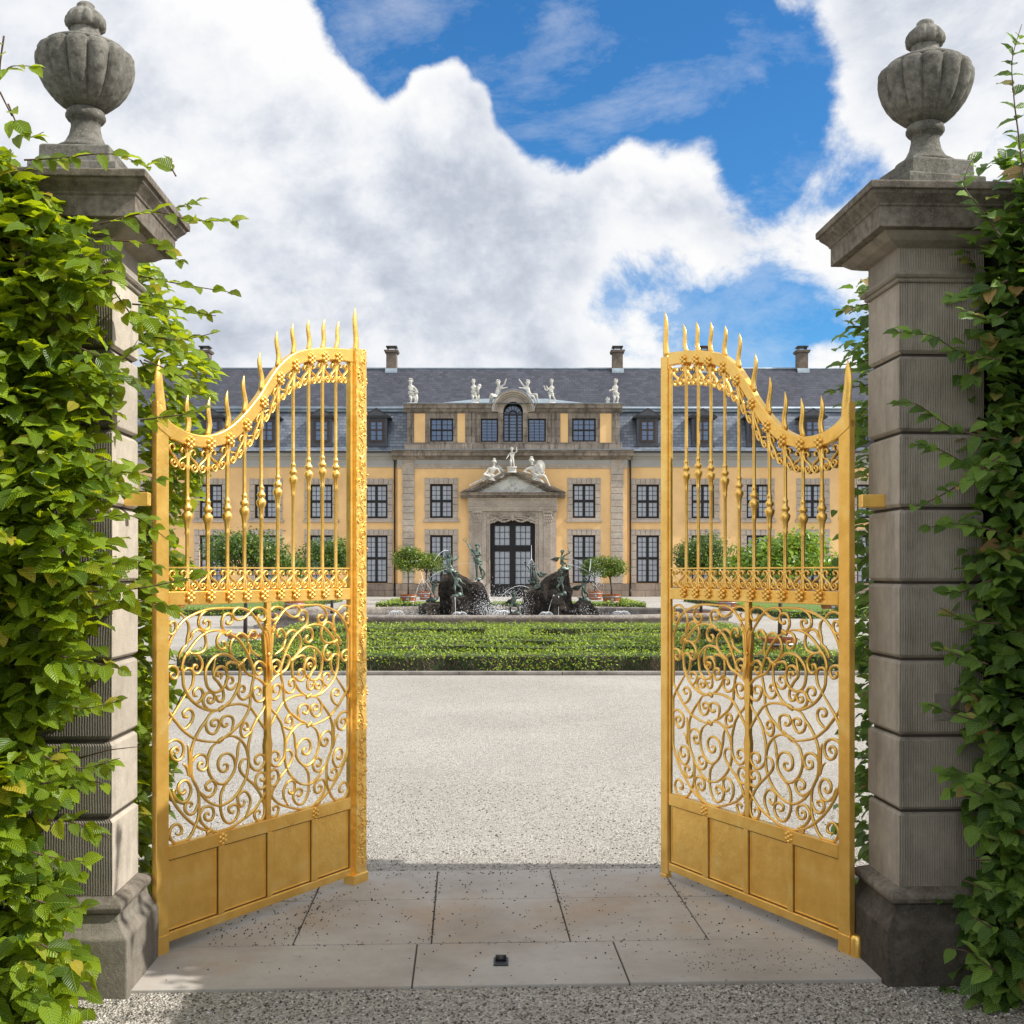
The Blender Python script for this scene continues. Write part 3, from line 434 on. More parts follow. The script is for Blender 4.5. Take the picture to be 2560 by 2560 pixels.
def scatter(name, mat, P, N, T, S, kind='big', parent=None, width=None):
    """P positions, N leaf normals, T tip directions, S sizes"""
    tv, tf, tu = leaf_template(kind)
    P = np.asarray(P, float); N = np.asarray(N, float); T = np.asarray(T, float); S = np.asarray(S, float)
    N /= np.linalg.norm(N, axis=1, keepdims=True)+1e-9
    T = T-N*(T*N).sum(1, keepdims=True); T /= np.linalg.norm(T, axis=1, keepdims=True)+1e-9
    X = np.cross(T, N)
    n = len(P); k = len(tv)
    W_ = np.ones(n) if width is None else np.asarray(width)
    V = (P[:, None, :] + S[:, None, None]*(tv[None, :, 0:1]*(X*W_[:, None])[:, None, :] + tv[None, :, 1:2]*T[:, None, :] + tv[None, :, 2:3]*N[:, None, :])).reshape(-1, 3)
    me = bpy.data.meshes.new(name)
    loops = []; starts = []; tot = []
    fl = np.concatenate([np.array(f) for f in tf]); fn = np.array([len(f) for f in tf])
    idx = (fl[None, :]+(np.arange(n)*k)[:, None]).reshape(-1)
    lt = np.tile(fn, n); ls = np.concatenate([[0], np.cumsum(lt)[:-1]])
    me.vertices.add(len(V)); me.vertices.foreach_set('co', V.reshape(-1))
    me.loops.add(len(idx)); me.loops.foreach_set('vertex_index', idx.astype(np.int32))
    me.polygons.add(len(lt)); me.polygons.foreach_set('loop_start', ls.astype(np.int32))
    me.update(calc_edges=True)
    uvl = me.uv_layers.new(name='uv'); uvl.data.foreach_set('uv', tu[idx % k].reshape(-1))
    if kind == 'big': me.polygons.foreach_set('use_smooth', [True]*len(lt))
    me.materials.append(mat)
    o = bpy.data.objects.new(name, me); COL.objects.link(o)
    if parent: o.parent = parent
    return o
# ------------------------------------------------------------------ gate leaves
BAR_U = [.181, .299, .416, .523, .632, .743, .850, .961, 1.064, 1.166]
KNOB_Z = [1.843, 1.841, 1.853, 1.881, 1.925, 1.979, 2.046, 2.079, 2.099, 2.094]
TIP = [(.185, 2.36), (.312, 2.367), (.418, 2.41), (.521, 2.492), (.624, 2.615), (.74, 2.732), (.850, 2.790), (.964, 2.831), (1.083, 2.855), (1.194, 2.866)]
TOP_C = [(.0, 2.31), (.034, 2.265), (.08, 2.225), (.165, 2.196), (.262, 2.190), (.342, 2.208), (.424, 2.248), (.509, 2.315), (.60, 2.405), (.66, 2.480), (.735, 2.565), (.83, 2.636), (.925, 2.674), (1.046, 2.702), (1.176, 2.722), (1.30, 2.735)]
BOT_C = [(.0, 2.20), (.034, 2.18), (.08, 2.158), (.165, 2.140), (.262, 2.138), (.342, 2.152), (.424, 2.180), (.509, 2.238), (.60, 2.325), (.66, 2.405), (.735, 2.490), (.83, 2.565), (.925, 2.612), (1.046, 2.642), (1.176, 2.662), (1.30, 2.668)]
def interp(C, u):
    for (a, b), (c, d) in zip(C, C[1:]):
        if u <= c: return b+(d-b)*(u-a)/(c-a)
    return C[-1][1]
TOPS = catmull(TOP_C, 4); BOTS = catmull(BOT_C, 4)
S_UNIT = [(.27, .70), (.33, .78), (.25, .88), (.12, .85), (.055, .72), (.13, .57), (.31, .46), (.43, .34), (.46, .18), (.35, .06), (.20, .10), (.15, .23), (.25, .32), (.34, .26), (.28, .19)]
def rosette(mb, u, z, fy, r=.021):
    mb.ell((u, fy*1.0, z), (r*.55, r*.5, r*.55), 8, 5)
    for k in range(6):
        a = PI/6+k*PI/3; mb.ell((u+math.cos(a)*r*.92, fy, z+math.sin(a)*r*1.05), (r*.50, r*.42, r*.50), 7, 4)
def flame(mb, bu, bz, tu, tz, w, dep, sw=1.):
    n = 15; L = tz-bz; path = []; rr = []
    for i in range(n):
        t = i/(n-1)
        sway = math.sin(t*2*PI*.98+.25)*L*.062*(1-.25*t)*sw*.78*min(1, t*4)
        path.append((bu+(tu-bu)*t+sway, 0, bz+L*t)); rr.append(max(.04, (1-.35*t)*(1-max(0, (t-.72)/.28)**1.6*.95)))
    m = len(path); vs = []
    for p, k in zip(path, rr):
        for a in range(8):
            th = 2*PI*a/8
            vs.append((p[0]+math.cos(th)*w*k, math.sin(th)*dep*k, p[2]))
    fs = [(i*8+k, i*8+(k+1) % 8, (i+1)*8+(k+1) % 8, (i+1)*8+k) for i in range(m-1) for k in range(8)]
    fs += [tuple(range(8))[::-1], tuple(range((m-1)*8, m*8))]
    mb.add(vs, fs)
def gate_leaf(label, hinge, free, face, carved):
    """face = -1: local -Y is the side turned to the drive; +1 the other"""
    d = Vector((free[0]-hinge[0], free[1]-hinge[1])); L = d.length
    root = empty('gate_leaf', label, 'gate', (hinge[0], hinge[1], 0), math.atan2(d.y, d.x), 'the two open leaves of the gilded gate')
    G = M['gold']; fy = face
    k = L/1.375
    def U(u): return u*k
    # stiles
    MB().box(0, U(.066), -.015, .015, .03, 2.235).build('hinge_stile', G, root, bevel=.003)
    MB().box(-.003, U(.066), -.018, .018, -.004, .09).build('foot', G, root, bevel=.004)
    MB().lathe([(.024, 0), (.026, .01), (.026, .085), (.020, .10)], -.028, 0, 14).build('pivot', G, root, True)
    if carved:
        MB().box(U(1.268), U(1.300), -.014, .016, .04, 2.72).build('lock_stile', G, root, bevel=.002)
        c = MB().box(U(1.289), U(1.375), -.034, .020, .04, 2.742)
        co = c.build('astragal', M['gold_carved'], root, bevel=.004)
        r = MB(); z = .10; i = 0
        q = random.Random(3)
        for side in (0, 1):
            z = .09
            while z < 2.70:
                s = 1 if i % 2 else -1
                if side == 0:
                    cu = U(1.332)+s*.010; f = lambda a, b: (a, -.0345, b)
                else:
                    cu = -.007+s*.006; f = lambda a, b: (U(1.3755), a, b)
                pts = []
                for t in range(22):
                    a = t/21*3.4*PI; rad = .021*(1-t/24)
                    pts.append(f(cu+math.cos(a)*rad*s, z+.03+math.sin(a)*rad*1.2))
                r.tube(pts, [.0032]*len(pts), 6)
                pts = [f(cu-s*.018, z), f(cu-s*.024, z+.04), f(cu-s*.010, z+.075), f(cu+s*.012, z+.09)]
                r.tube(catmull(pts, 4), [.004]*13, 6)
                for w in range(5):
                    p = f(cu+q.uniform(-.026, .026), z+q.uniform(0, .1)); r.ell(p, q.uniform(.004, .0085), 6, 4)
                z += .088; i += 1
        r.build('relief', M['gold_carved'], co, True)
        MB().box(U(1.262), U(1.380), -.042, .030, .0, .06).build('shoe', G, root, bevel=.004)
    else:
        MB().box(U(1.316), U(1.375), -.015, .014, .03, 2.722).build('lock_stile', G, root, bevel=.003)
        MB().box(U(1.298), U(1.315), -.010, .006, .45, 2.66).build('stop_strip', G, root, bevel=.002)
        MB().box(U(1.322), U(1.372), -.020, .018, -.002, .029).build('shoe', G, root, bevel=.004)
    x0, x1 = U(.067), U(1.267 if carved else 1.297)
    # rails
    MB().box(x0, x1, -.016, .016, .055, .095).build('bottom_rail', G, root, bevel=.004)
    MB().box(x0, x1, -.0165, .0165, .396, .455).build('panel_rail', G, root, bevel=.003)
    MB().box(x0, x1, -.0145, .0145, 1.460, 1.518).build('middle_rail', G, root, bevel=.003)
    MB().box(x0, x1, -.008, .008, 1.6155, 1.622).build('band_strip', G, root)
    # panels with rails between
    edges = [(.069, .350), (.386, .660), (.694, .968), (1.014, 1.262 if carved else 1.296)]
    for a, b_ in ((.3515, .3845), (.6615, .6925), (.9695, 1.0125)): MB().box(U(a), U(b_), -.016, .016, .0955, .3955).build('panel_muntin', G, root, bevel=.003)
    for a, b_ in edges:
        fr = MB().box(U(a), U(b_), -.003, .003, .0955, .3955)
        fr.box(U(a), U(a)+.010, -.007, .007, .0955, .3955).box(U(b_)-.010, U(b_), -.007, .007, .0955, .3955)
        fr.box(U(a)+.0101, U(b_)-.0101, -.0068, .0068, .0955, .106).box(U(a)+.0101, U(b_)-.0101, -.0068, .0068, .385, .3955)
        pn = fr.build('lower_panel', G, root, bevel=.0015)
        MB().box(U(b_)-.0045, U(b_)-.0002, -.0078, .0078, .097, .394).box(U(a)+.001, U(b_)-.0046, -.0078, .0078, .097, .1005).box(U(a)+.001, U(b_)-.0046, -.0078, .0078, .391, .394).build('painted_recess_shadow', M['recess_shade'], pn)  # dark lines painted as the shadow along the recessed panel edges
    # top rail: swept curve
    vs = []; n = len(TOPS)
    lim = U(1.32) if not carved else U(1.289)
    for (u, zt), (_, zb) in zip(TOPS, BOTS):
        u = min(U(u), lim)
        vs += [(u, -.018, zb), (u, .018, zb), (u, .018, zt), (u, -.018, zt)]
    fs = [(i*4+j, i*4+(j+1) % 4, i*4+4+(j+1) % 4, i*4+4+j) for i in range(n-1) for j in range(4)]+[(3, 2, 1, 0), (n*4-4, n*4-3, n*4-2, n*4-1)]
    MB().add(vs, fs).build('arched_top_rail', G, root, bevel=.004)
    # bars with knobs
    for u, kz in zip(BAR_U, KNOB_Z):
        zt = interp(BOT_C, u)+.01
        r = .0085; pr = [(.011, 1.512), (.014, 1.53), (.011, 1.545), (.013, 1.56), (r, 1.575)]
        for dz, rr in ((-.085, r), (-.075, .0125), (-.068, .0095), (-.055, .0115), (-.030, .014), (-.022, .0185), (-.012, .0225), (.0, .0235), (.008, .019), (.013, .0125), (.018, .0125), (.022, .018), (.030, .021), (.038, .018), (.045, .0115), (.060, .0115), (.066, .0145), (.072, .0095), (.080, r)):
            pr.append((rr, kz+dz))
        pr += [(r*.95, zt-.12), (.013, zt-.10), (.0095, zt-.09), (.0135, zt-.03), (.010, zt)]
        MB().lathe(pr, U(u), 0, 10).build('bar', G, root, True)
    # spikes
    for (tu, tz), u in zip(TIP, BAR_U):
        mb = MB(); bz = interp(TOP_C, u)-.004; flame(mb, U(u), bz, U(tu), tz, .0158, .010)
        mb.build('flame_spike', G, root, True)
    mb = MB(); flame(mb, U(.033), 2.205, U(.026), 2.485, .030, .014, .45); mb.build('flame_spike', G, root, True)
    mb = MB(); flame(mb, U(1.325 if carved else 1.343), 2.725, U(1.322 if carved else 1.352), 2.960, .0200, .013, .5); mb.build('flame_spike', G, root, True)
    # rosettes on both faces
    for u in BAR_U:
        for z in (interp(BOT_C, u)+.012, 1.497):
            mb = MB(); rosette(mb, U(u), z, fy*.022, .0195); rosette(mb, U(u), z, -fy*.022, .0195); mb.build('rosette', G, root, True)
    for u in (.373, .993):
        mb = MB(); rosette(mb, U(u), .424, fy*.018, .0185); mb.build('rosette', G, root, True)
    # strap scroll bands
    def strap(mb, pts): mb.tube([(a, 0, b_) for a, b_ in catmull([(p[0], p[1]) for p in pts], 4)], 1, 4, flat=(.0032, .0095), up=(0, 1, 0))
    us = [.067]+BAR_U+[1.262 if carved else 1.290]
    lo = MB(); hi = MB()
    for a, b_ in zip(us, us[1:]):
        a, b_ = U(a)+.004, U(b_)-.004; g = b_-a
        for sgn in (0, 1):
            pts = [((a+x*g) if not sgn else (b_-x*g), 1.519+y*.098) for x, y in S_UNIT]; strap(lo, pts)
            xm = a if not sgn else b_
            pts = []
            for x, y in S_UNIT:
                uu = a+x*g if not sgn else b_-x*g
                zc = interp(BOT_C, (uu)/k); pts.append((uu, zc-.004-(1-y)*.112))
            strap(hi, pts)
    lo.build('scroll_band', G, root, True); hi.build('arch_scrolls', G, root, True)
    # centre pole of the scroll field
    cu = U(.673)
    cp = [(-.0225, .455), (-.0225, .50), (-.0225, 1.459), (.0225, 1.459), (.0225, .455)]
    prof = [(.015, .456), (.015, .56), (.019, .60), (.013, .66), (.017, .72), (.024, .80), (.015, .84), (.015, .96), (.022, 1.02), (.022, 1.06), (.015, 1.09), (.018, 1.18), (.030, 1.27), (.033, 1.31), (.020, 1.33), (.015, 1.35), (.015, 1.459)]
    vs = []
    for w, z in prof: vs += [(cu-w, -.011, z), (cu+w, -.011, z), (cu+w, .011, z), (cu-w, .011, z)]
    n = len(prof)
    fs = [(i*4+j, i*4+(j+1) % 4, i*4+4+(j+1) % 4, i*4+4+j) for i in range(n-1) for j in range(4)]+[(3, 2, 1, 0), (n*4-4, n*4-3, n*4-2, n*4-1)]
    po = MB().add(vs, fs)
    for s in (-1, 1):
        po.tube(catmull([(cu+s*.004, fy*.018, 1.20), (cu+s*.010, fy*.022, 1.30), (cu+s*.030, fy*.020, 1.345), (cu+s*.022, fy*.02, 1.36)], 5), .005, 6)
        po.ell((cu+s*.008, fy*.017, 1.22), (.008, .006, .008))
    po.tube([(cu, fy*.016, 1.205), (cu, fy*.022, 1.15), (cu+.004, fy*.022, 1.10)], [.011, .010, .007], 8)
    po.build('centre_pole', G, root, bevel=.003)
    # traced scrollwork, one half and its mirror image
    for mir in (0, 1):
        mb = MB()
        for i, c in enumerate(SCROLLS):
            cc = catmull(c, 4); 
            z_off = .0012*((i*7) % 5-2)
            n = len(cc); pts = []
            for u, z in cc:
                u = min(max(u, .069), .662); z = min(max(z, .457), 1.458)
                uu = U(u) if not mir else U(1.3405-u if carved else 1.3455-u)
                if mir: uu = min(uu, x1-.004)
                pts.append((uu, z_off, z))
            rr = [min(1, .55+.6*min(j, n-1-j)/max(6, n*.12)) for j in range(n)]
            mb.tube(pts, rr, 6, flat=(.0052, .0065), up=(0, 1, 0))
        for u, z in CLASPS:
            uu = U(u) if not mir else U(1.3405-u if carved else 1.3455-u)
            for q in range(3): mb.ell((uu+(q-1)*.010, 0, z+(q-1)*.004), (.008, .011, .012), 7, 5)
        mb.build('scrollwork', G, root, True)
    return root

# ------------------------------------------------------------------ piers, urns
def stone_pier(label, c, rz, inner, plinth_mat, face='pier', side='pier'):
    """inner = -1/+1: side of the pier that carries the hinge bracket"""
    r = empty('stone_pier', label, 'gate pier', (c[0], c[1], 0), rz, 'the two stone gate piers')
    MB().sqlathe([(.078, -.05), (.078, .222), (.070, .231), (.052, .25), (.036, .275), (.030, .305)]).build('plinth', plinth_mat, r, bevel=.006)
    MB().sqlathe([(.028, .3055), (.044, .312), (.050, .33), (.044, .345), (.030, .352), (.010, .360), (.002, .3655)]).build('base_moulding', M['cornice'], r, bevel=.004)
    MB().box(-.152, .152, -.152, .152, .36, 2.95).build('core', M['joint'], r)
    zs = [.366, .660, .955, 1.257, 1.558, 1.851, 2.148, 2.454, 2.735]
    for i, (a, b_) in enumerate(zip(zs, zs[1:])):
        q = rnd.uniform(-.0015, .0015)
        bt = .009 if i else 0; tp = .009 if i < 7 else 0
        prof = [(-.012 if bt else 0, a+bt*.6), (0+q, a+bt*.6+.012 if bt else a+.001), (0+q, b_-tp*.6-.012 if tp else b_-.001), (-.012 if tp else 0, b_-tp*.6)]
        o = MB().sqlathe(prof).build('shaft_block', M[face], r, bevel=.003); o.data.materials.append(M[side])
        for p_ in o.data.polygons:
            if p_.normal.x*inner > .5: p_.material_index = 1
    MB().sqlathe([(.001, 2.7355), (.010, 2.737), (.014, 2.744), (.012, 2.750), (.022, 2.753), (.030, 2.764), (.022, 2.776), (.006, 2.780), (.001, 2.790), (.000, 2.868),
                  (.004, 2.872), (.022, 2.876), (.055, 2.888), (.078, 2.905), (.088, 2.9175)]).build('capital', M['pier'], r, bevel=.002)
    MB().sqlathe([(.122, 2.918), (.122, 2.995), (.128, 2.998), (.130, 3.006), (.142, 3.020), (.158, 3.036), (.163, 3.048), (.172, 3.050), (.173, 3.076), (.168, 3.080), (.04, 3.108), (.0, 3.110)]).build('cornice', M['cornice'], r, bevel=.003)
    if inner < 0: MB().box(-.030, .068, -.1725, -.165, 1.015, 1.122).build('repair_patch', M['plinth_light'], r, bevel=.003)
    # hinge bracket set into the inner face
    hb = MB().box(inner*.168 if inner > 0 else -.265, .265 if inner > 0 else -.168, -.022, .022, 1.862, 1.915).build('hinge_bracket', M['gold'], r, bevel=.004)
    return r
def stone_urn(label, c, rz):
    r = empty('stone_urn', label, 'urn', (c[0], c[1], 3.108), rz, 'the two urns on the gate piers'); r.scale = (.95, .95, .94)
    U_ = M['urn']
    MB().sqlathe([(0, 0), (0, .062), (-.004, .066)], .175).sqlathe([(0, .0665), (-.002, .138), (-.010, .146)], .142).build('pedestal', U_, r, bevel=.006)
    MB().lathe([(.122, .1465), (.124, .160), (.112, .168), (.096, .176), (.080, .196), (.066, .225), (.058, .262), (.060, .284), (.072, .290), (.080, .302), (.080, .312), (.074, .318), (.076, .326), (.066, .336)], n=40).build('stem', U_, r, True)
    nl = 13
    def lobe(a, z):
        s = abs(math.cos(a*nl/2)); t = min(1, max(0, (z-.335)/.07)); e = min(1, max(0, (.565-z)/.035))
        return 1-.17*(1-s**.5)*t*(.45+.55*max(0, e))
    prof = [(.050, .330), (.072, .338), (.104, .356), (.136, .384), (.162, .418), (.182, .458), (.195, .500), (.199, .530), (.198, .552), (.188, .570), (.172, .582)]
    MB().lathe(prof, n=156, rf=lobe).build('bowl', U_, r, True)
    MB().lathe([(.171, .578), (.160, .594), (.138, .606), (.108, .617), (.080, .630), (.064, .648), (.058, .664), (.060, .676)], n=40).build('shoulder', U_, r, True)
    def lob2(a, z):
        s = abs(math.cos(a*11/2)); return 1-.13*(1-s**.6)*min(1, max(0, (.78-z)/.03))
    MB().lathe([(.056, .672), (.070, .676), (.080, .684), (.084, .700), (.081, .718), (.068, .738), (.052, .752), (.040, .760), (.036, .766), (.036, .776), (.028, .784), (.010, .790), (.001, .791)], n=66, rf=lob2).build('lid', U_, r, True)
    return r

# ------------------------------------------------------------------ big hedges
def interp1(T, z):
    if z <= T[0][0]: return T[0][1]
    for (a, b), (c, d) in zip(T, T[1:]):
        if z <= c: return b+(d-b)*(z-a)/(c-a)
    return T[-1][1]
def spray_leaves(sprays, rs, size, step=.035):
    P = []; N = []; T = []; S = []
    for sp in sprays:
        c = catmull(sp, 8); acc = 0
        for i in range(1, len(c)):
            a = Vector(c[i-1]); b = Vector(c[i]); acc += (b-a).length
            if acc > step:
                acc = 0; d = (b-a).normalized()
                for sd in (-1, 1):
                    if rs.random() < .18: continue
                    t = d*.7+Vector((0, 0, 1)).cross(d)*sd*.4+Vector((sd*.3, -.35*rs.random(), rs.uniform(-.55, .25)))
                    n = Vector((rs.uniform(-.5, .5), -.55+rs.uniform(-.4, .3), .8+rs.uniform(-.5, .3)))
                    P.append(a); N.append(n); T.append(t); S.append(size*rs.uniform(.6, 1.1)*(1-.35*i/len(c)))
    return P, N, T, S
def hornbeam(label, samples, sprays, mats, cores, seed, size, stray, tint=None):
    """samples: list of (count, fn(rs)->(pos, outward)), mats sun/shade"""
    root = empty('hornbeam_hedge', label, 'hedge', (0, 0, 0))
    rs = random.Random(seed)
    P = []; N = []; T = []; S = []
    for cnt, fn, sz in samples:
        for _ in range(cnt):
            p, o = fn(rs); o = Vector(o)
            n = o*.22+Vector((rs.uniform(-.5, .5), rs.uniform(-.6, .45), .85+rs.uniform(-.3, .3)))
            t = o*.5+Vector((rs.uniform(-1, 1), rs.uniform(-.5, .35), -.25+rs.uniform(-.5, .4)))
            P.append(p); N.append(n); T.append(t); S.append(size*sz*rs.uniform(.55, 1.15))
    a = spray_leaves(sprays, rs, size)
    P += a[0]; N += a[1]; T += a[2]; S += a[3]
    wd = [rs.uniform(.85, 1.2) for _ in P]
    scatter('foliage', mats, P, N, T, S, 'big', root, wd)
    tw = MB()
    for sp in sprays:
        c = catmull(sp, 6); tw.tube(c, [.0036*(1-.7*i/len(c)) for i in range(len(c))], 5)
    for (x0, x1, y0, y1, z0, z1) in stray:
        for _ in range(5):
            p = Vector((rs.uniform(x0, x1), rs.uniform(y0, y1)+.1, rs.uniform(z0, z1))); d = Vector((rs.uniform(-1, 1), rs.uniform(-.6, .2), rs.uniform(-.2, 1))).normalized()*rs.uniform(.12, .3)
            tw.tube([p, p+d*.5+Vector((0, 0, .01)), p+d], [.004, .003, .0015], 4)
    tw.build('twigs', M['twig'], root, True)
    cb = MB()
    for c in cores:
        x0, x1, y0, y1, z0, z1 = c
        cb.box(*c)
    cb.build('dark_inner_block', M['inner'], root)  # plain dark boxes stand for the shaded inside and stop see-through
    return root
# ------------------------------------------------------------------ ground and threshold
def ground():
    g = MB(); g.add([(-300, -40, 0), (300, -40, 0), (300, 500, 0), (-300, 500, 0)], [(0, 1, 2, 3)])
    tag(g.build('gravel_ground', M['gravel']), kind='structure')
    th = 2.4*PI/180
    def R(x, y): y -= 4.64; return (x*math.cos(th)-y*math.sin(th), 4.64+x*math.sin(th)+y*math.cos(th))
    # threshold slabs, near row and the two far rows
    mb = MB(); G = .003
    cut1 = [-1.49, -.395, .445, 1.45]; cut2 = [-1.52, -.925, -.335, .262, .860, 1.47]
    def slab(x0, x1, y0, y1):
        a = [(x0+G, y0+G), (x1-G, y0+G), (x1-G, y1-G), (x0+G, y1-G)]
        mb.prism([R(x, y) for x, y in a], -.04, .014+rnd.uniform(-.0015, .0015), 'z')
    for a, b in zip(cut1, cut1[1:]): slab(a, b, 4.375, 4.875)
    for a, b in zip(cut2, cut2[1:]):
        slab(a, b, 4.875, 5.53); slab(a, b, 5.53, 6.07)
    o = mb.build('threshold_pavement', M['slab'], bevel=.004); tag(o, kind='structure')
    j = MB(); j.prism([R(-1.48, 4.385), R(1.44, 4.385), R(1.46, 6.06), R(-1.51, 6.06)], -.03, .006, 'z')
    tag(j.build('pavement_joints', M['joint']), kind='structure')
    # loose gravel
    stone_m = []
    m, nt, out = new_mat('loose_pebbles'); nb = NB(nt); geo = nb.n('ShaderNodeNewGeometry')
    c = nb.ramp(geo.outputs['Random Per Island'], [(0, (.035, .03, .027)), (.3, (.12, .10, .085)), (.55, (.26, .22, .18)), (.8, (.42, .39, .34)), (1, (.62, .60, .57))])
    principled(nb, out, c, .8)
    m2, nt, out = new_mat('dark_crumbs'); nb = NB(nt); geo = nb.n('ShaderNodeNewGeometry')
    c = nb.ramp(geo.outputs['Random Per Island'], [(0, (.02, .018, .015)), (.7, (.06, .05, .04)), (1, (.3, .28, .25))])
    principled(nb, out, c, .85)
    def pebbles(name, mat, pts):
        n = len(pts); rs = np.random.RandomState(5)
        base = np.array([(1, 0, 0), (-1, 0, 0), (0, 1, 0), (0, -1, 0), (0, 0, .8), (0, 0, -.6)], float)
        F = [(0, 2, 4), (2, 1, 4), (1, 3, 4), (3, 0, 4), (2, 0, 5), (1, 2, 5), (3, 1, 5), (0, 3, 5)]
        vs = []; fs = []
        for i, (x, y, z, s) in enumerate(pts):
            a = rs.uniform(0, 6.28); ca, sa = math.cos(a), math.sin(a); jit = rs.uniform(.6, 1.25, (6, 3))
            for p, q in zip(base, jit):
                px, py, pz = p*q*s; vs.append((x+px*ca-py*sa, y+px*sa+py*ca, z+pz))
            fs += [tuple(k+i*6 for k in f) for f in F]
        o = MB().add(vs, fs).build(name, mat); tag(o, kind='stuff'); return o
    q = random.Random(11); P = []
    for _ in range(15000):
        y = 3.62+q.random()**1.0*.80; x = q.uniform(-2.0, 2.0); P.append((x, y, .001, q.uniform(.0025, .0075)))
    for _ in range(5000):
        y = 6.05+q.random()**1.6*2.6; x = q.uniform(-2.2, 2.2); P.append((x, y, .001, q.uniform(.003, .008)))
    for s in (-1, 1):
        for _ in range(900): P.append((s*q.uniform(1.48, 1.75), q.uniform(4.7, 6.1), .002, q.uniform(.003, .008)))
    tag(pebbles('loose_gravel', m, P), 'loose pebbles lying on the gravel around the threshold slabs', 'gravel')
    P = []
    for _ in range(620):
        if q.random() < .55:
            x = q.uniform(-1.4, 1.4); y = 6.05-q.random()**1.5*1.2
        else: x = q.uniform(-1.4, 1.45); y = q.uniform(4.40, 6.0)
        P.append((x, y, .015, q.uniform(.0022, .0062)))
    for _ in range(160): x = q.uniform(.7, 1.4); P.append((x, 4.5+q.random()*.3, .015, q.uniform(.002, .005)))
    for _ in range(420):
        if q.random() < .5:
            k = q.choice([-.925, -.335, .262, .86]); y = q.uniform(4.9, 6.0); p_ = R(k+q.gauss(0, .012), y)
        else: p_ = R(q.uniform(-1.3, 1.3), q.choice([4.875, 4.875, 5.53, 6.0])+q.gauss(0, .014))
        P.append((p_[0], p_[1], .015, q.uniform(.002, .0055)))
    for _ in range(160): P.append((q.uniform(-1.3, -.8), q.uniform(4.9, 5.6), .015, q.uniform(.002, .006)))
    tag(pebbles('scattered_crumbs', m2, P), 'dark crumbs and grit scattered over the threshold slabs', 'grit')
    r = empty('gate_stop', 'small dark iron gate stop set in the middle of the near threshold slab', 'gate stop', (-.045, 4.625, .014))
    MB().box(-.030, .030, -.045, .045, .0, .006).build('base_plate', M['iron'], r, bevel=.002)
    mb = MB(); mb.tube([(-.022, .012, .012), (.022, .012, .012)], .014, 12); mb.build('hump', M['iron'], r, True)

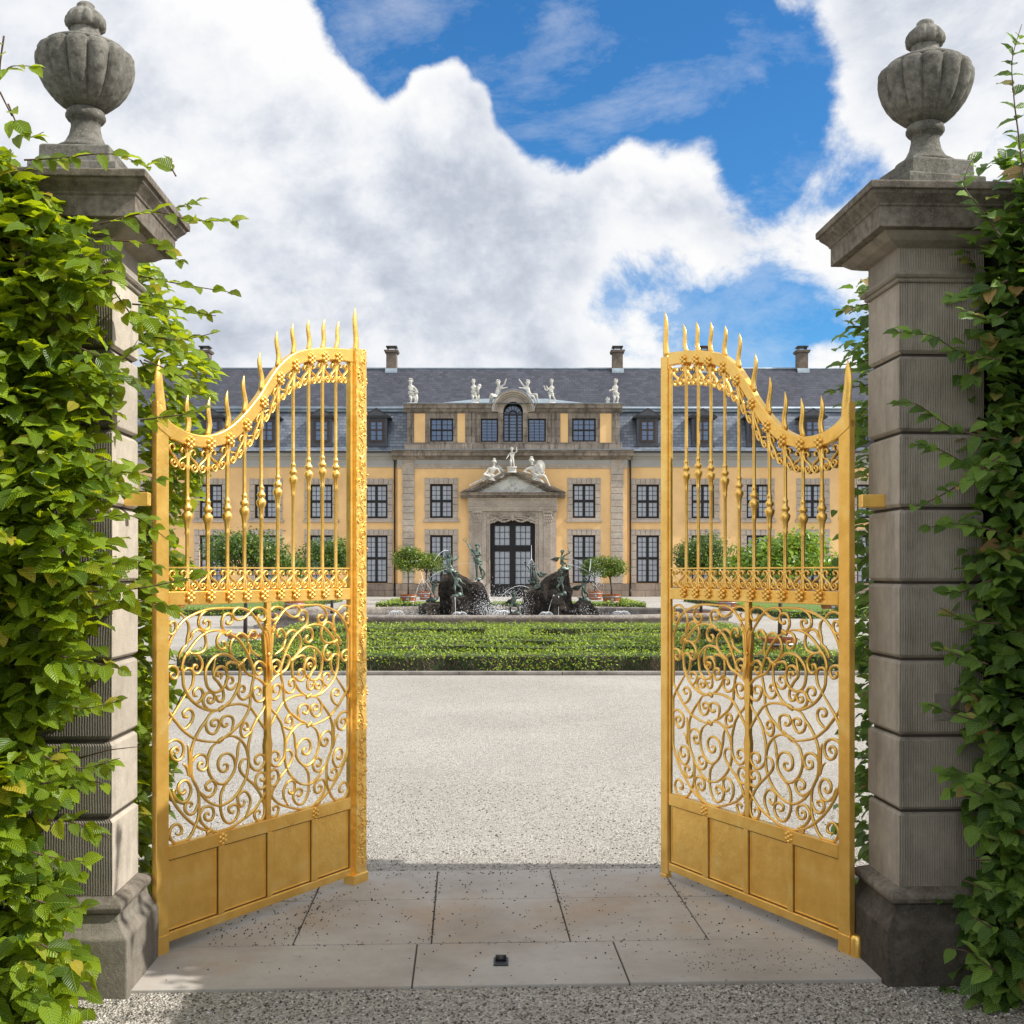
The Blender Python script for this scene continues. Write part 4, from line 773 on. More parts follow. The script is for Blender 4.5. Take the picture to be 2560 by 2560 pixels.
def gates_and_hedges():
    gate_leaf('left gilded gate leaf with a relief-covered front edge, open beside the leafy pier', (-1.478, 4.70), (-.777, 5.88), -1, True)
    gate_leaf('right gilded gate leaf with a plain front edge, open beside the bare pier', (1.412, 4.72), (.79, 5.96), 1, False)
    th = 2.4*PI/180
    stone_pier('left stone gate pier half hidden by sunlit hedge leaves, its inner face bright', (-1.70, 4.497), th, 1, M['plinth_light'], 'pier_front_dark', 'pier_side_pale')
    stone_pier('right stone gate pier in shade with a dark plinth and bare front', (1.681, 4.640), th, -1, M['plinth_dark'], 'pier', 'pier_side')
    stone_urn('fluted stone urn with orange lichen on top of the left gate pier', (-1.685, 4.497), th)
    stone_urn('fluted dark stone urn on top of the right gate pier', (1.685, 4.640), th+.15)
    # -------- left hedge
    EL = [(0, -1.56), (.2, -1.58), (.42, -1.65), (.63, -1.71), (1.0, -1.67), (1.21, -1.57), (1.5, -1.50), (1.64, -1.47), (1.9, -1.47), (2.2, -1.51), (2.5, -1.53), (2.68, -1.50), (2.77, -1.47), (2.86, -1.50), (2.94, -1.66), (3.04, -1.78), (3.14, -1.95)]
    def front_l(r):
        while 1:
            z = r.uniform(.0, 3.13); e = interp1(EL, z)+.05*math.sin(z*17)+.03*math.sin(z*41)
            x = e-abs(r.gauss(0, .5)) if r.random() < .55 else r.uniform(-2.6, e)
            if x > -2.6: break
        y = 4.02+.05*math.sin(x*9+z*4)+.05*math.sin(z*7-x*3)+r.random()**1.3*.34-.10*r.random()**2-max(0, .25-z)*.5+.05*math.sin(x*23+z*11)*math.sin(z*19)
        o = Vector((.55 if x > e-.15 else .1, -1, .15)); return (x, y, z), o
    def top_l(r):
        x = r.uniform(-2.8, -1.75); y = r.uniform(4.0, 5.4); z = 3.05+.05*math.sin(x*7+y*5)-max(0, (x+1.95))*.3; return (x, y, z+r.uniform(-.1, .05)), (0, -.2, 1)
    EB = [(0, -1.66), (.6, -1.64), (1.2, -1.62), (1.6, -1.58), (2.0, -1.52), (2.4, -1.46), (2.75, -1.50), (2.95, -1.66), (3.1, -1.8)]
    def back_l(r):
        z = r.uniform(0, 3.0); e = interp1(EB, z)+.04*math.sin(z*13); x = e-abs(r.gauss(0, .09)); y = r.uniform(4.82, 5.45)
        return (x, y, z), (1, -.5, .2)
    def ret_l(r): return (-2.42+r.uniform(-.15, .1), r.uniform(.6, 4.0), r.uniform(0, 3.1)), (1, 0, .2)
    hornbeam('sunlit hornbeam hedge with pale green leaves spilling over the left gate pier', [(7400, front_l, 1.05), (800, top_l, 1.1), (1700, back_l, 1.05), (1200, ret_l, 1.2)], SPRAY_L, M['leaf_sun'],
             [(-3.8, -1.93, 4.22, 5.35, 0, 2.95), (-3.8, -2.55, .5, 4.2, 0, 2.95)], 21, .095, [(-2.3, -1.6, 4.0, 4.3, .1, 2.9), (-1.75, -1.55, 4.9, 5.3, .2, 2.8)])
    # -------- right hedge
    ER = [(0, 1.66), (.1, 1.70), (.4, 1.76), (1, 1.775), (2.2, 1.775), (2.9, 1.79), (3.1, 1.85), (3.2, 1.90), (3.3, 2.0)]
    def front_r(r):
        z = r.uniform(0, 3.22); e = interp1(ER, z)+.03*math.sin(z*15)+.03*math.sin(z*37); x = e+abs(r.gauss(0, .25)) if r.random() < .8 else r.uniform(e, 2.9)
        y = 4.20+.05*math.sin(x*8+z*5)+r.random()**1.3*.34-.08*r.random()**2+.05*math.sin(x*21+z*11)*math.sin(z*17)-max(0, .2-z)*.5
        return (x, y, z), Vector((-.5 if x < e+.12 else -.1, -1, .15))
    def top_r(r): x = r.uniform(1.85, 3.2); return (x, r.uniform(4.3, 5.85), 3.12+.06*math.sin(x*9)+r.uniform(-.1, .07)), (0, -.2, 1)
    def back_r(r): z = r.uniform(0, 3.1); return (1.83-abs(r.gauss(0, .06))+.03*math.sin(z*13), r.uniform(4.95, 5.88), z), (-1, -.3, .2)
    def ret_r(r): return (2.22+r.uniform(-.12, .15), r.uniform(.6, 4.2), r.uniform(0, 3.15)), (-1, 0, .2)
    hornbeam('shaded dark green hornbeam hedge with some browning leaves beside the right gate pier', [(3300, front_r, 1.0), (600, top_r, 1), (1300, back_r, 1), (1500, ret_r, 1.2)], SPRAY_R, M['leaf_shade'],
             [(1.90, 4.2, 4.46, 5.78, 0, 3.08), (2.32, 4.2, .5, 4.4, 0, 3.1)], 22, .092, [(1.8, 2.3, 4.2, 4.4, .1, 3.0), (1.75, 1.85, 5.0, 5.7, .3, 2.9)])

# ------------------------------------------------------------------ clipped hedges
def noise3(x, y, z): 
    return math.sin(x*2.1+1.3*math.sin(y*1.7))*math.cos(y*2.3+z)+.5*math.sin(x*5.3+y*4.1+z*3)
def box_hedge(label, outline, h, dens=200, group=None, size=.07, bare=.0, seed=1):
    if group and 'parterre' in group: size *= .72; dens *= 2.15
    """outline: list of (x,y) CCW; clipped hedge of height h"""
    rs = random.Random(seed); n = len(outline)
    # densify the outline with a little wobble
    pts = []
    for i in range(n):
        a = outline[i]; b = outline[(i+1) % n]; L = math.hypot(b[0]-a[0], b[1]-a[1]); k = max(1, int(L/.35))
        for j in range(k):
            t = j/k; x = a[0]+(b[0]-a[0])*t; y = a[1]+(b[1]-a[1])*t
            pts.append((x+.04*math.sin(y*5+x*3), y+.05*math.sin(x*4.7)+.03*math.sin(x*11)))
    root = MB()
    cx = sum(p[0] for p in pts)/len(pts); cy = sum(p[1] for p in pts)/len(pts)
    def ins(p, d):
        v = Vector((p[0]-cx, p[1]-cy)); return p
    root.prism(pts, .0, h-.035, 'z')
    core = root.build('clipped_box_hedge', M['box_dark']); tag(core, label, 'hedge', group)
    P = []; N = []; T = []; S = []
    xs = [p[0] for p in pts]; ys = [p[1] for p in pts]
    def inside(x, y):
        c = False; m = len(pts)
        for i in range(m):
            x1, y1 = pts[i]; x2, y2 = pts[i-1]
            if (y1 > y) != (y2 > y) and x < (x2-x1)*(y-y1)/(y2-y1)+x1: c = not c
        return c
    A = (max(xs)-min(xs))*(max(ys)-min(ys))
    for _ in range(int(A*dens)):
        x = rs.uniform(min(xs), max(xs)); y = rs.uniform(min(ys), max(ys))
        if not inside(x, y): continue
        if math.sin(x*13.1+2*math.sin(y*5.3))*math.sin(y*14.7+1.7*math.sin(x*6.1)) < -.22 and rs.random() < .85: continue
        z = h+.030*noise3(x*2, y*2, 0)+.02*math.sin(x*23+y*7)*math.sin(y*19)+rs.uniform(-.035, .02)
        P.append((x, y, z)); N.append((rs.uniform(-1, 1), rs.uniform(-1, .6), rs.uniform(.2, 1))); T.append((rs.uniform(-1, 1), rs.uniform(-1, 1), rs.uniform(-.1, 1))); S.append(size*rs.uniform(.6, 1.3))
    m = len(pts)
    for i in range(m):
        a = pts[i]; b = pts[(i+1) % m]; L = math.hypot(b[0]-a[0], b[1]-a[1])
        nx, ny = (b[1]-a[1])/max(L, 1e-6), -(b[0]-a[0])/max(L, 1e-6)
        if ny > .8: dd = dens*.25
        else: dd = dens*1.7
        for _ in range(int(L*h*dd+rs.random())):
            t = rs.random(); z = rs.random()*h
            x = a[0]+(b[0]-a[0])*t; y = a[1]+(b[1]-a[1])*t
            bb = bare*max(0, min(1, .5+.9*noise3(x*.8+3, y*.5, 1)))
            if z < h*.72 and rs.random() < bb*1.25: continue
            P.append((x+nx*rs.uniform(-.02, .05), y+ny*rs.uniform(-.02, .05), z)); N.append((nx+rs.uniform(-.6, .6), ny+rs.uniform(-.6, .6), rs.uniform(0, .8)))
            T.append((rs.uniform(-1, 1), rs.uniform(-1, .3), rs.uniform(-.2, 1))); S.append(size*rs.uniform(.6, 1.2))
    scatter('foliage', M['box'], P, N, T, S, 'mid', core)
    if bare > .2:
        P = []; N = []; T = []; S = []
        for i in range(m):
            a = pts[i]; b = pts[(i+1) % m]; L = math.hypot(b[0]-a[0], b[1]-a[1]); ny = -(b[0]-a[0])/max(L, 1e-6); nx = (b[1]-a[1])/max(L, 1e-6)
            if ny > .3: continue
            for _ in range(int(L*h*900*bare)):
                t = rs.random(); z = rs.random()*h*.85
                P.append((a[0]+(b[0]-a[0])*t+nx*.01, a[1]+(b[1]-a[1])*t+ny*rs.uniform(.0, .03), z)); N.append((nx+rs.uniform(-1, 1), ny+rs.uniform(-.5, .5), rs.uniform(-.3, .5))); T.append((rs.uniform(-.6, .6), rs.uniform(-.5, .2), rs.uniform(.2, 1))); S.append(rs.uniform(.03, .09))
        scatter('bare_twigs', M['bare'], P, N, T, S, 'quad', core, [.25]*len(P))
    return core
def rect(x0, x1, y0, y1): return [(x0, y0), (x1, y0), (x1, y1), (x0, y1)]
def ribbon(path, w):
    c = catmull(path, 5); L = []; R = []
    for i, p in enumerate(c):
        a = Vector(c[max(i-1, 0)]); b = Vector(c[min(i+1, len(c)-1)]); d = (b-a).normalized(); n = Vector((-d.y, d.x))*w/2
        L.append((p[0]+n.x, p[1]+n.y)); R.append((p[0]-n.x, p[1]-n.y))
    poly = R+L[::-1]
    ar = sum(poly[i-1][0]*poly[i][1]-poly[i][0]*poly[i-1][1] for i in range(len(poly)))
    return poly if ar > 0 else poly[::-1]
def parterre():
    g = 'clipped box hedges of the parterre in front of the fountain'
    box_hedge('long front box hedge of the parterre, bare and brown along its foot', rect(-5.25, 5.35, 17.95, 18.95), .30, 330, g, .065, .85, 1)
    box_hedge('wavy second row of clipped hedge just behind the front hedge of the parterre', ribbon([(-4.3, 19.75), (-2.6, 19.75), (-1.2, 20.35), (.6, 19.8), (2.2, 20.3), (4.4, 19.6)], .62), .33, 260, g, .07, .3, 2)
    box_hedge('broad middle mass of clipped hedge in the parterre', ribbon([(-4.0, 21.3), (-2.2, 21.2), (-.2, 22.0), (2, 21.3), (4.1, 21.4)], .75), .33, 230, g, .07, .3, 3)
    box_hedge('third curling row of clipped hedge in the middle of the parterre', ribbon([(-3.9, 23.1), (-2.2, 22.9), (-.3, 23.3), (1.9, 22.95), (3.4, 23.3)], .75), .33, 230, g, .07, .3, 4)
    box_hedge('narrow hedge tongue joining the middle rows to the back hedge of the parterre', rect(-.55, .35, 23.9, 26.6), .31, 200, g, .07, .3, 5)
    box_hedge('back box hedge of the parterre running along the fountain basin', rect(-5.25, 5.35, 26.5, 28.7), .31, 190, g, .075, .9, 6)
    box_hedge('left side hedge of the parterre', rect(-5.25, -4.65, 19.2, 26.3), .31, 200, g, .07, .4, 7)
    box_hedge('right side hedge of the parterre', rect(4.75, 5.35, 19.2, 26.3), .31, 200, g, .07, .4, 8)
    box_hedge('short diagonal piece of clipped hedge at the left back of the parterre', ribbon([(-4.2, 24.4), (-3, 25.0), (-1.6, 24.5)], .7), .30, 200, g, .07, .3, 9)
    box_hedge('short diagonal piece of clipped hedge at the right back of the parterre', ribbon([(1.5, 24.5), (2.8, 24.9), (3.9, 24.4)], .7), .30, 200, g, .07, .3, 10)
    for i, (x, y) in enumerate(((5.85, 18.6),)):
        box_hedge('small rounded box bush standing free at the right front corner of the parterre', [(x+.32*math.cos(a*PI/5), y+.32*math.sin(a*PI/5)) for a in range(10)], .52, 330, None, .07, 0, 12)
    k = MB()
    k.box(-5.75, 6.35, 17.62, 17.80, 0, .055).box(-5.75, -5.6, 17.801, 29.0, 0, .05).box(6.2, 6.35, 17.801, 29.0, 0, .05).box(-5.75, 6.35, 29.001, 29.15, 0, .05)
    tag(k.build('parterre_kerb', M['kerb'], bevel=.01), kind='structure')
    s = MB().box(-5.59, 6.19, 17.81, 28.99, 0, .02); tag(s.build('parterre_soil', M['soil_bed']), kind='structure')

def lawns():
    q = [(-5.9, 5.8, 49.5, 61.5, 'behind the fountain'), (-17.5, -9.2, 41.5, 62, 'beyond the left gate leaf'), (9.4, 18.5, 39, 62, 'beyond the right gate leaf')]
    for x0, x1, y0, y1, w in q:
        tag(MB().box(x0+.5, x1-.5, y0+.5, y1-.5, 0, .03).build('lawn', M['grass']), kind='structure')
        box_hedge('low clipped hedge along the near edge of the lawn '+w, rect(x0, x1, y0, y0+.55), .26, 150, 'low hedges edging the lawns', .10, 0, int(x0*7+99))
        box_hedge('low clipped hedge along the left edge of the lawn '+w, rect(x0, x0+.5, y0+.6, y1), .22, 60, 'low hedges edging the lawns', .12, 0, 5)
        box_hedge('low clipped hedge along the right edge of the lawn '+w, rect(x1-.5, x1, y0+.6, y1), .22, 60, 'low hedges edging the lawns', .12, 0, 6)

# ------------------------------------------------------------------ trees in tubs
def tub_tree(label, x, y, pr, ph, tr, cz, rx, rz, leaf, n, ls, seed, rods=False, kind='mid', cx=0, lumps=12):
    rx *= 1.2 if y < 40 else 1.08; rz *= 1.1; n = int(n*1.35)
    r = empty('tub_tree', label, 'potted tree', (x, y, 0), 0, 'citrus trees in tubs around the fountain')
    rs = random.Random(seed)
    # staved tub with two iron bands
    def stave(a, z): return 1+.012*(1 if int((a/(2*PI))*18*2) % 2 else -1)
    tb = MB().lathe([(pr*.78, .02), (pr*.80, .04), (pr*.98, ph-.02), (pr, ph), (pr*.92, ph), (pr*.90, ph-.05)], n=72, rf=stave).build('tub', M['tub'], r)
    for z in (.28, .74):
        rr = pr*(.79+.2*z)+.014
        MB().lathe([(rr, ph*z-.022), (rr+.004, ph*z-.022), (rr+.006, ph*z+.022), (rr, ph*z+.022)], n=36, cap=False).build('band', M['band'], tb, True)
    MB().box(-.07, .07, -pr*.95-.03, -pr*.90, ph*.42, ph*.62).build('number_plate', M['band'], tb)
    MB().lathe([(pr*.9, ph-.06), (.01, ph-.045)], n=20).build('soil', M['soil'], r)
    if rods:
        for s in (-1, 1): MB().tube([(s*(pr+.07), -.1, .02), (s*(pr*.8), -.1, ph+.02)], .009, 6).build('carrying_rod', M['white_rod'], r)
    zb = cz-rz*.75
    tk = MB(); tk.tube([(0, 0, ph-.05), (.01, 0, zb*.6), (cx*.7, 0, zb+.1)], [tr*1.2, tr, tr*.9], 8); tk.build('trunk', M['trunk'], r, True)
    br = MB()
    cl = []
    for i in range(lumps):
        a = i*2.4; e = rs.uniform(-.5, .95); k = rs.uniform(.36, .66)
        cl.append((Vector((cx+math.cos(a)*rx*k*math.cos(e), math.sin(a)*rx*k*math.cos(e), cz+math.sin(e)*rz*k)), rs.uniform(.38, .6)))
        br.tube([(cx*.7, 0, zb), (cl[-1][0].x*.4+cx*.4, cl[-1][0].y*.5, (zb+cl[-1][0].z)/2), cl[-1][0]], [tr*.5, tr*.35, tr*.18], 5)
    for _ in range(14):
        d = Vector((rs.gauss(0, 1), rs.gauss(0, 1), rs.gauss(.3, .8))).normalized(); br.tube([(cx, 0, cz-.2*rz), (cx+d.x*rx*.9, d.y*rx*.9, cz+d.z*rz*.9)], [tr*.3, tr*.08], 4)
    br.build('branches', M['trunk'], r, True)
    P = []; N = []; T = []; S = []
    for i in range(int(n*2.1)):
        c, k = cl[rs.randrange(len(cl))]
        d = Vector((rs.gauss(0, 1), rs.gauss(0, 1), rs.gauss(.1, 1))).normalized(); q = rs.random()**.45
        p = c+Vector((d.x*rx*k*q, d.y*rx*k*q, d.z*rz*k*q))
        if rs.random() < .04: p += d*.12
        P.append(p); N.append(d*.6+Vector((rs.uniform(-.8, .8), rs.uniform(-.8, .8), rs.uniform(-.1, 1)))); T.append(d*.6+Vector((rs.uniform(-1, 1), rs.uniform(-1, 1), rs.uniform(-.9, .7)))); S.append(ls*.8*rs.uniform(.6, 1.25))
    scatter('crown', leaf, P, N, T, S, kind, r, [1.35]*len(P))
def trees():
    O = M['orange_leaf']; Lm = M['lime_leaf']
    tub_tree('wide loose-crowned citrus tree in a red tub behind the left gate leaf', -5.16, 22, .34, .40, .035, 1.98, .82, .55, O, 2600, .085, 1, True)
    tub_tree('broad-leaved bright citrus tree in a tub with white rods behind the right gate leaf', 4.80, 20.4, .32, .42, .035, 1.80, .85, .52, Lm, 1700, .14, 2, True, cx=.02)
    tub_tree('citrus tree in a tub near the left front of the fountain basin', -5.15, 32.5, .36, .42, .04, 2.05, .78, .62, O, 2200, .10, 3)
    tub_tree('dense round citrus tree in a tub near the right front of the fountain basin', 5.58, 33.6, .36, .42, .04, 1.98, .84, .72, O, 3000, .10, 4)
    tub_tree('nearer of the two round orange trees in tubs left of the fountain', -5.15, 56.5, .44, .50, .045, 2.13, .88, .74, M['mix_leaf'], 2200, .13, 5)
    tub_tree('farther of the two round orange trees in tubs left of the fountain', -4.9, 65, .44, .50, .045, 2.06, .90, .70, M['mix_leaf'], 1800, .14, 6)
    tub_tree('nearer of the two round orange trees in tubs right of the fountain', 4.85, 55.5, .46, .52, .045, 1.86, .88, .66, M['mix_leaf'], 2200, .13, 7, cx=-.12)
    tub_tree('farther of the two round orange trees in tubs right of the fountain', 4.75, 65, .44, .50, .045, 1.85, .85, .70, O, 1800, .14, 8)
    for i, (x, y, w) in enumerate(((-13.3, 45, 'far left beside the lawn, seen between the first gate bars'), (-8.6, 45, 'left beside the lawn, seen low between the gate bars'), (12.6, 45, 'far right beside the lawn, seen through the last gate bars'), (8.9, 47, 'right beside the lawn, low behind the right gate leaf'))):
        tub_tree('small tub tree '+w, x, y, .40, .45, .04, 1.72, .72, .52, (O, O, O, Lm)[i], 1300, .13, 20+i)

# ------------------------------------------------------------------ fountain
def rock(label, parts, seed=1):
    rs = random.Random(seed); mb = MB()
    for poly, y0, y1 in parts: mb.prism(poly, y0, y1)
    me = bpy.data.meshes.new('fountain_rock'); me.from_pydata(mb.v, [], mb.f)
    bm = bmesh.new(); bm.from_mesh(me); bmesh.ops.recalc_face_normals(bm, faces=bm.faces)
    bmesh.ops.triangulate(bm, faces=bm.faces[:])
    for _ in range(4):
        e = [x for x in bm.edges if x.calc_length() > .16]
        if not e: break
        bmesh.ops.subdivide_edges(bm, edges=e, cuts=1, use_grid_fill=False); bmesh.ops.triangulate(bm, faces=[f for f in bm.faces if len(f.verts) > 3])
    from mathutils import noise
    for v in bm.verts:
        p = v.co; d = noise.noise_vector(p*2.2)*.10+noise.noise_vector(p*7)*.05
        v.co = p+d*(1 if p.z < 1.2 else .7)
    bm.to_mesh(me); bm.free(); me.materials.append(M['rock'])
    o = bpy.data.objects.new('fountain_rock', me); COL.objects.link(o); tag(o, label, 'rock', 'the two rock masses of the fountain'); return o
def jets(mb, a, b, h, r=.011, n=12):
    r *= .52
    P = []
    for i in range(n+1):
        t = i/n; P.append((a[0]+(b[0]-a[0])*t, a[1]+(b[1]-a[1])*t, a[2]+(b[2]-a[2])*t+4*h*t*(1-t)))
    mb.tube(P, [r*(1-.4*i/n) for i in range(n+1)], 5)
def fountain():
    r = empty('fountain_basin', 'low octagonal stone fountain basin with a rounded mossy rim in front of the palace', 'fountain', (0, 34, 0))
    oc = [(-3.6, -3.7), (2.75, -3.7), (6.2, -1.6), (6.2, 1.8), (2.75, 4.0), (-3.6, 4.0), (-6.9, 1.8), (-6.9, -1.6)]
    def ring(off, z):
        cx, cy = -.35, .15; out = []
        for x, y in oc:
            v = Vector((x-cx, y-cy)); L = v.length; out.append((cx+v.x*(L+off)/L, cy+v.y*(L+off)/L, z))
        return out
    def dens(R): 
        out = []
        for i in range(8):
            a = Vector(R[i]); b = Vector(R[(i+1) % 8]); 
            for k in range(6): out.append(a+(b-a)*k/6)
        return out
    prof = [(.06, 0), (.06, .10), (-.02, .13), (-.03, .26), (.04, .30), (.09, .345), (.095, .39), (.06, .43), (-.02, .45), (-.14, .45), (-.21, .42), (-.22, .36), (-.22, .10)]
    rings = [dens(ring(o, z)) for o, z in prof]; m = len(rings[0])
    vs = [p for R in rings for p in R]; fs = [(i*m+k, i*m+(k+1) % m, (i+1)*m+(k+1) % m, (i+1)*m+k) for i in range(len(prof)-1) for k in range(m)]
    MB().add(vs, fs).build('rim', M['rim'], r, True)
    st = dens(ring(.45, .0)); st2 = dens(ring(.45, .09)); st3 = dens(ring(.0, .092)); 
    vs = st+st2+st3; MB().add(vs, [(i*m+k, i*m+(k+1) % m, (i+1)*m+(k+1) % m, (i+1)*m+k) for i in range(2) for k in range(m)]).build('step', M['rim'], r)
    w = MB().add([(p[0], p[1]+34, .27) for p in ring(-.2, 0)], [tuple(range(8))]); tag(w.build('water', M['water']), kind='structure')
    rock('left rock mass of the fountain carrying the tall trident statue', [([(-2.15, .1), (-2.11, 1.28), (-2.07, 1.53), (-1.66, 1.53), (-1.45, 1.43), (-1.20, 1.27), (-1.0, 1.30), (-.86, 1.2), (-.75, .85), (-.62, .54), (-.36, .1)], 33.3, 35.2),
        ([(-1.78, .1), (-1.74, .87), (-1.32, .87), (-1.26, .1)], 32.4, 33.28), ([(-2.72, .1), (-2.65, .60), (-2.45, .72), (-2.15, .70), (-2.12, .1)], 32.6, 33.6)], 1)
    rock('right rock mass of the fountain with a reddish sloping flank', [([(.29, .1), (.36, 1.02), (.56, 1.13), (.80, 1.12), (.92, 1.28), (1.09, 1.46), (1.32, 1.57), (1.50, 1.66), (1.66, 1.62), (1.76, .81), (1.78, .1)], 33.3, 35.2),
        ([(1.13, .1), (1.18, .90), (1.70, .90), (1.76, .1)], 32.4, 33.28), ([(1.76, .1), (1.79, .58), (2.0, .74), (2.25, .70), (2.48, .53), (2.56, .1)], 32.6, 33.8)], 2)
    sm = MB(); rk = rock('low wet stone rising from the water under the kneeling centre figure', [([(-.28, .1), (-.2, .34), (0, .42), (.22, .40), (.32, .1)], 31.5, 32.1)], 3); rk['group'] = 'the low stones in the basin'
    # water
    j = MB()
    jets(j, (-1.93, 34.6, 2.25), (-2.35, 34.2, 1.9), .12); jets(j, (-1.9, 34.6, 1.75), (-.9, 34.3, 1.75), .12, .007); jets(j, (-1.9, 34.6, 1.7), (-2.7, 34, 1.2), .1, .007)
    jets(j, (-1.04, 34.4, 1.38), (-1.35, 34, .9), .06); jets(j, (-1.0, 34.4, 1.38), (-.72, 34, .95), .08)
    jets(j, (.57, 33.4, 1.95), (.57, 33.4, 2.38), 0, .016); 
    for k in range(7): jets(j, (.57, 33.4, 2.0), (.57+(k-3)*.09, 33.3, 1.45), .05, .004)
    jets(j, (.5, 33.4, 1.13), (-.35, 32.8, .85), .18, .010); jets(j, (.31, 31.8, .72), (.29, 31.8, 1.02), 0, .013)
    jets(j, (2.25, 33, 1.62), (2.29, 33, 1.98), 0, .022); jets(j, (1.65, 34.6, 1.95), (2.2, 34, 1.75), .12, .007); jets(j, (1.65, 34.6, 1.85), (2.7, 34, 1.3), .1, .007)
    jets(j, (1.2, 32.5, .95), (1.0, 32.2, .35), .06, .010); jets(j, (1.33, 32.4, .92), (1.32, 32.35, .3), 0, .012); jets(j, (-1.62, 32.35, .88), (-1.60, 32.3, .3), 0, .014)
    jets(j, (-2.55, 32.8, 1.28), (-2.62, 32.8, 1.62), 0, .018); jets(j, (-2.6, 32.8, 1.4), (-2.85, 32.6, .6), .1, .008); jets(j, (-2.6, 32.8, 1.4), (-2.2, 32.6, .8), .1, .006)
    for cx, cy, rr in ((-3.3, 32.5, .30), (-1.45, 31.6, .28), (.95, 31.6, .26), (3.1, 32.3, .34), (-.3, 32.6, .34), (-.1, 32.9, .45)):
        for k in range(26):
            a = 2*PI*k/26; jets(j, (cx, cy, .42), (cx+rr*math.cos(a), cy+rr*math.sin(a), .27), .14, .005, 6)
    tag(j.build('fountain_jets', M['spray'], None, True), 'thin white jets and bell-shaped sheets of water playing from the fountain figures', 'water jets', kind='stuff')
    q = random.Random(9); d = MB()
    def drops(n, cx, cz, sx, sz, y, s=.010):
        for _ in range(n):
            x = cx+q.gauss(0, sx); z = cz+q.gauss(0, sz)
            if z < .28: z = .28+abs(z-.28)*.3
            k = s*q.uniform(.25, .75); d.ell((x, y+q.gauss(0, .25), z), (k, k, k*q.uniform(1, 2.2)), 4, 3)
    drops(750, -.55, .45, .28, .16, 32.6, .011); drops(420, -.75, .7, .25, .25, 32.9, .009); drops(330, -.1, .95, .32, .13, 32.9, .009); drops(260, .35, .5, .15, .25, 32.8, .008)
    drops(260, 2.45, 1.4, .10, .18, 33, .009); drops(200, 2.1, .45, .3, .12, 32.4, .009); drops(220, -2.6, 1.1, .16, .35, 32.8, .008); drops(280, -2.9, .4, .5, .1, 32.3, .009); drops(300, .3, .32, .6, .04, 32, .012); drops(180, 2.9, .35, .3, .08, 32.2, .009)
    drops(250, -1.2, .5, .4, .2, 32.3, .007)
    tag(d.build('fountain_spray', M['spray']), 'white droplets and foam splashing round the fountain rocks', 'spray', kind='stuff')
# ------------------------------------------------------------------ figures
def skin_mesh(verts, edges, radii, name, mat, sub=2):
    me = bpy.data.meshes.new(name); me.from_pydata(verts, edges, [])
    o = bpy.data.objects.new(name, me); COL.objects.link(o)
    o.modifiers.new('skin', 'SKIN'); me.skin_vertices.new() if not me.skin_vertices else None
    sv = me.skin_vertices[0].data
    for i, r in enumerate(radii): sv[i].radius = (r, r*.92) if isinstance(r, (int, float)) else r; sv[i].use_root = (i == 0)
    s = o.modifiers.new('sub', 'SUBSURF'); s.levels = sub; s.render_levels = sub
    bpy.context.view_layer.update()
    dg = bpy.context.evaluated_depsgraph_get(); ev = o.evaluated_get(dg)
    m2 = bpy.data.meshes.new_from_object(ev); m2.name = name
    bpy.data.objects.remove(o)
    m2.materials.clear(); m2.materials.append(mat)
    m2.polygons.foreach_set('use_smooth', [True]*len(m2.polygons))
    return m2
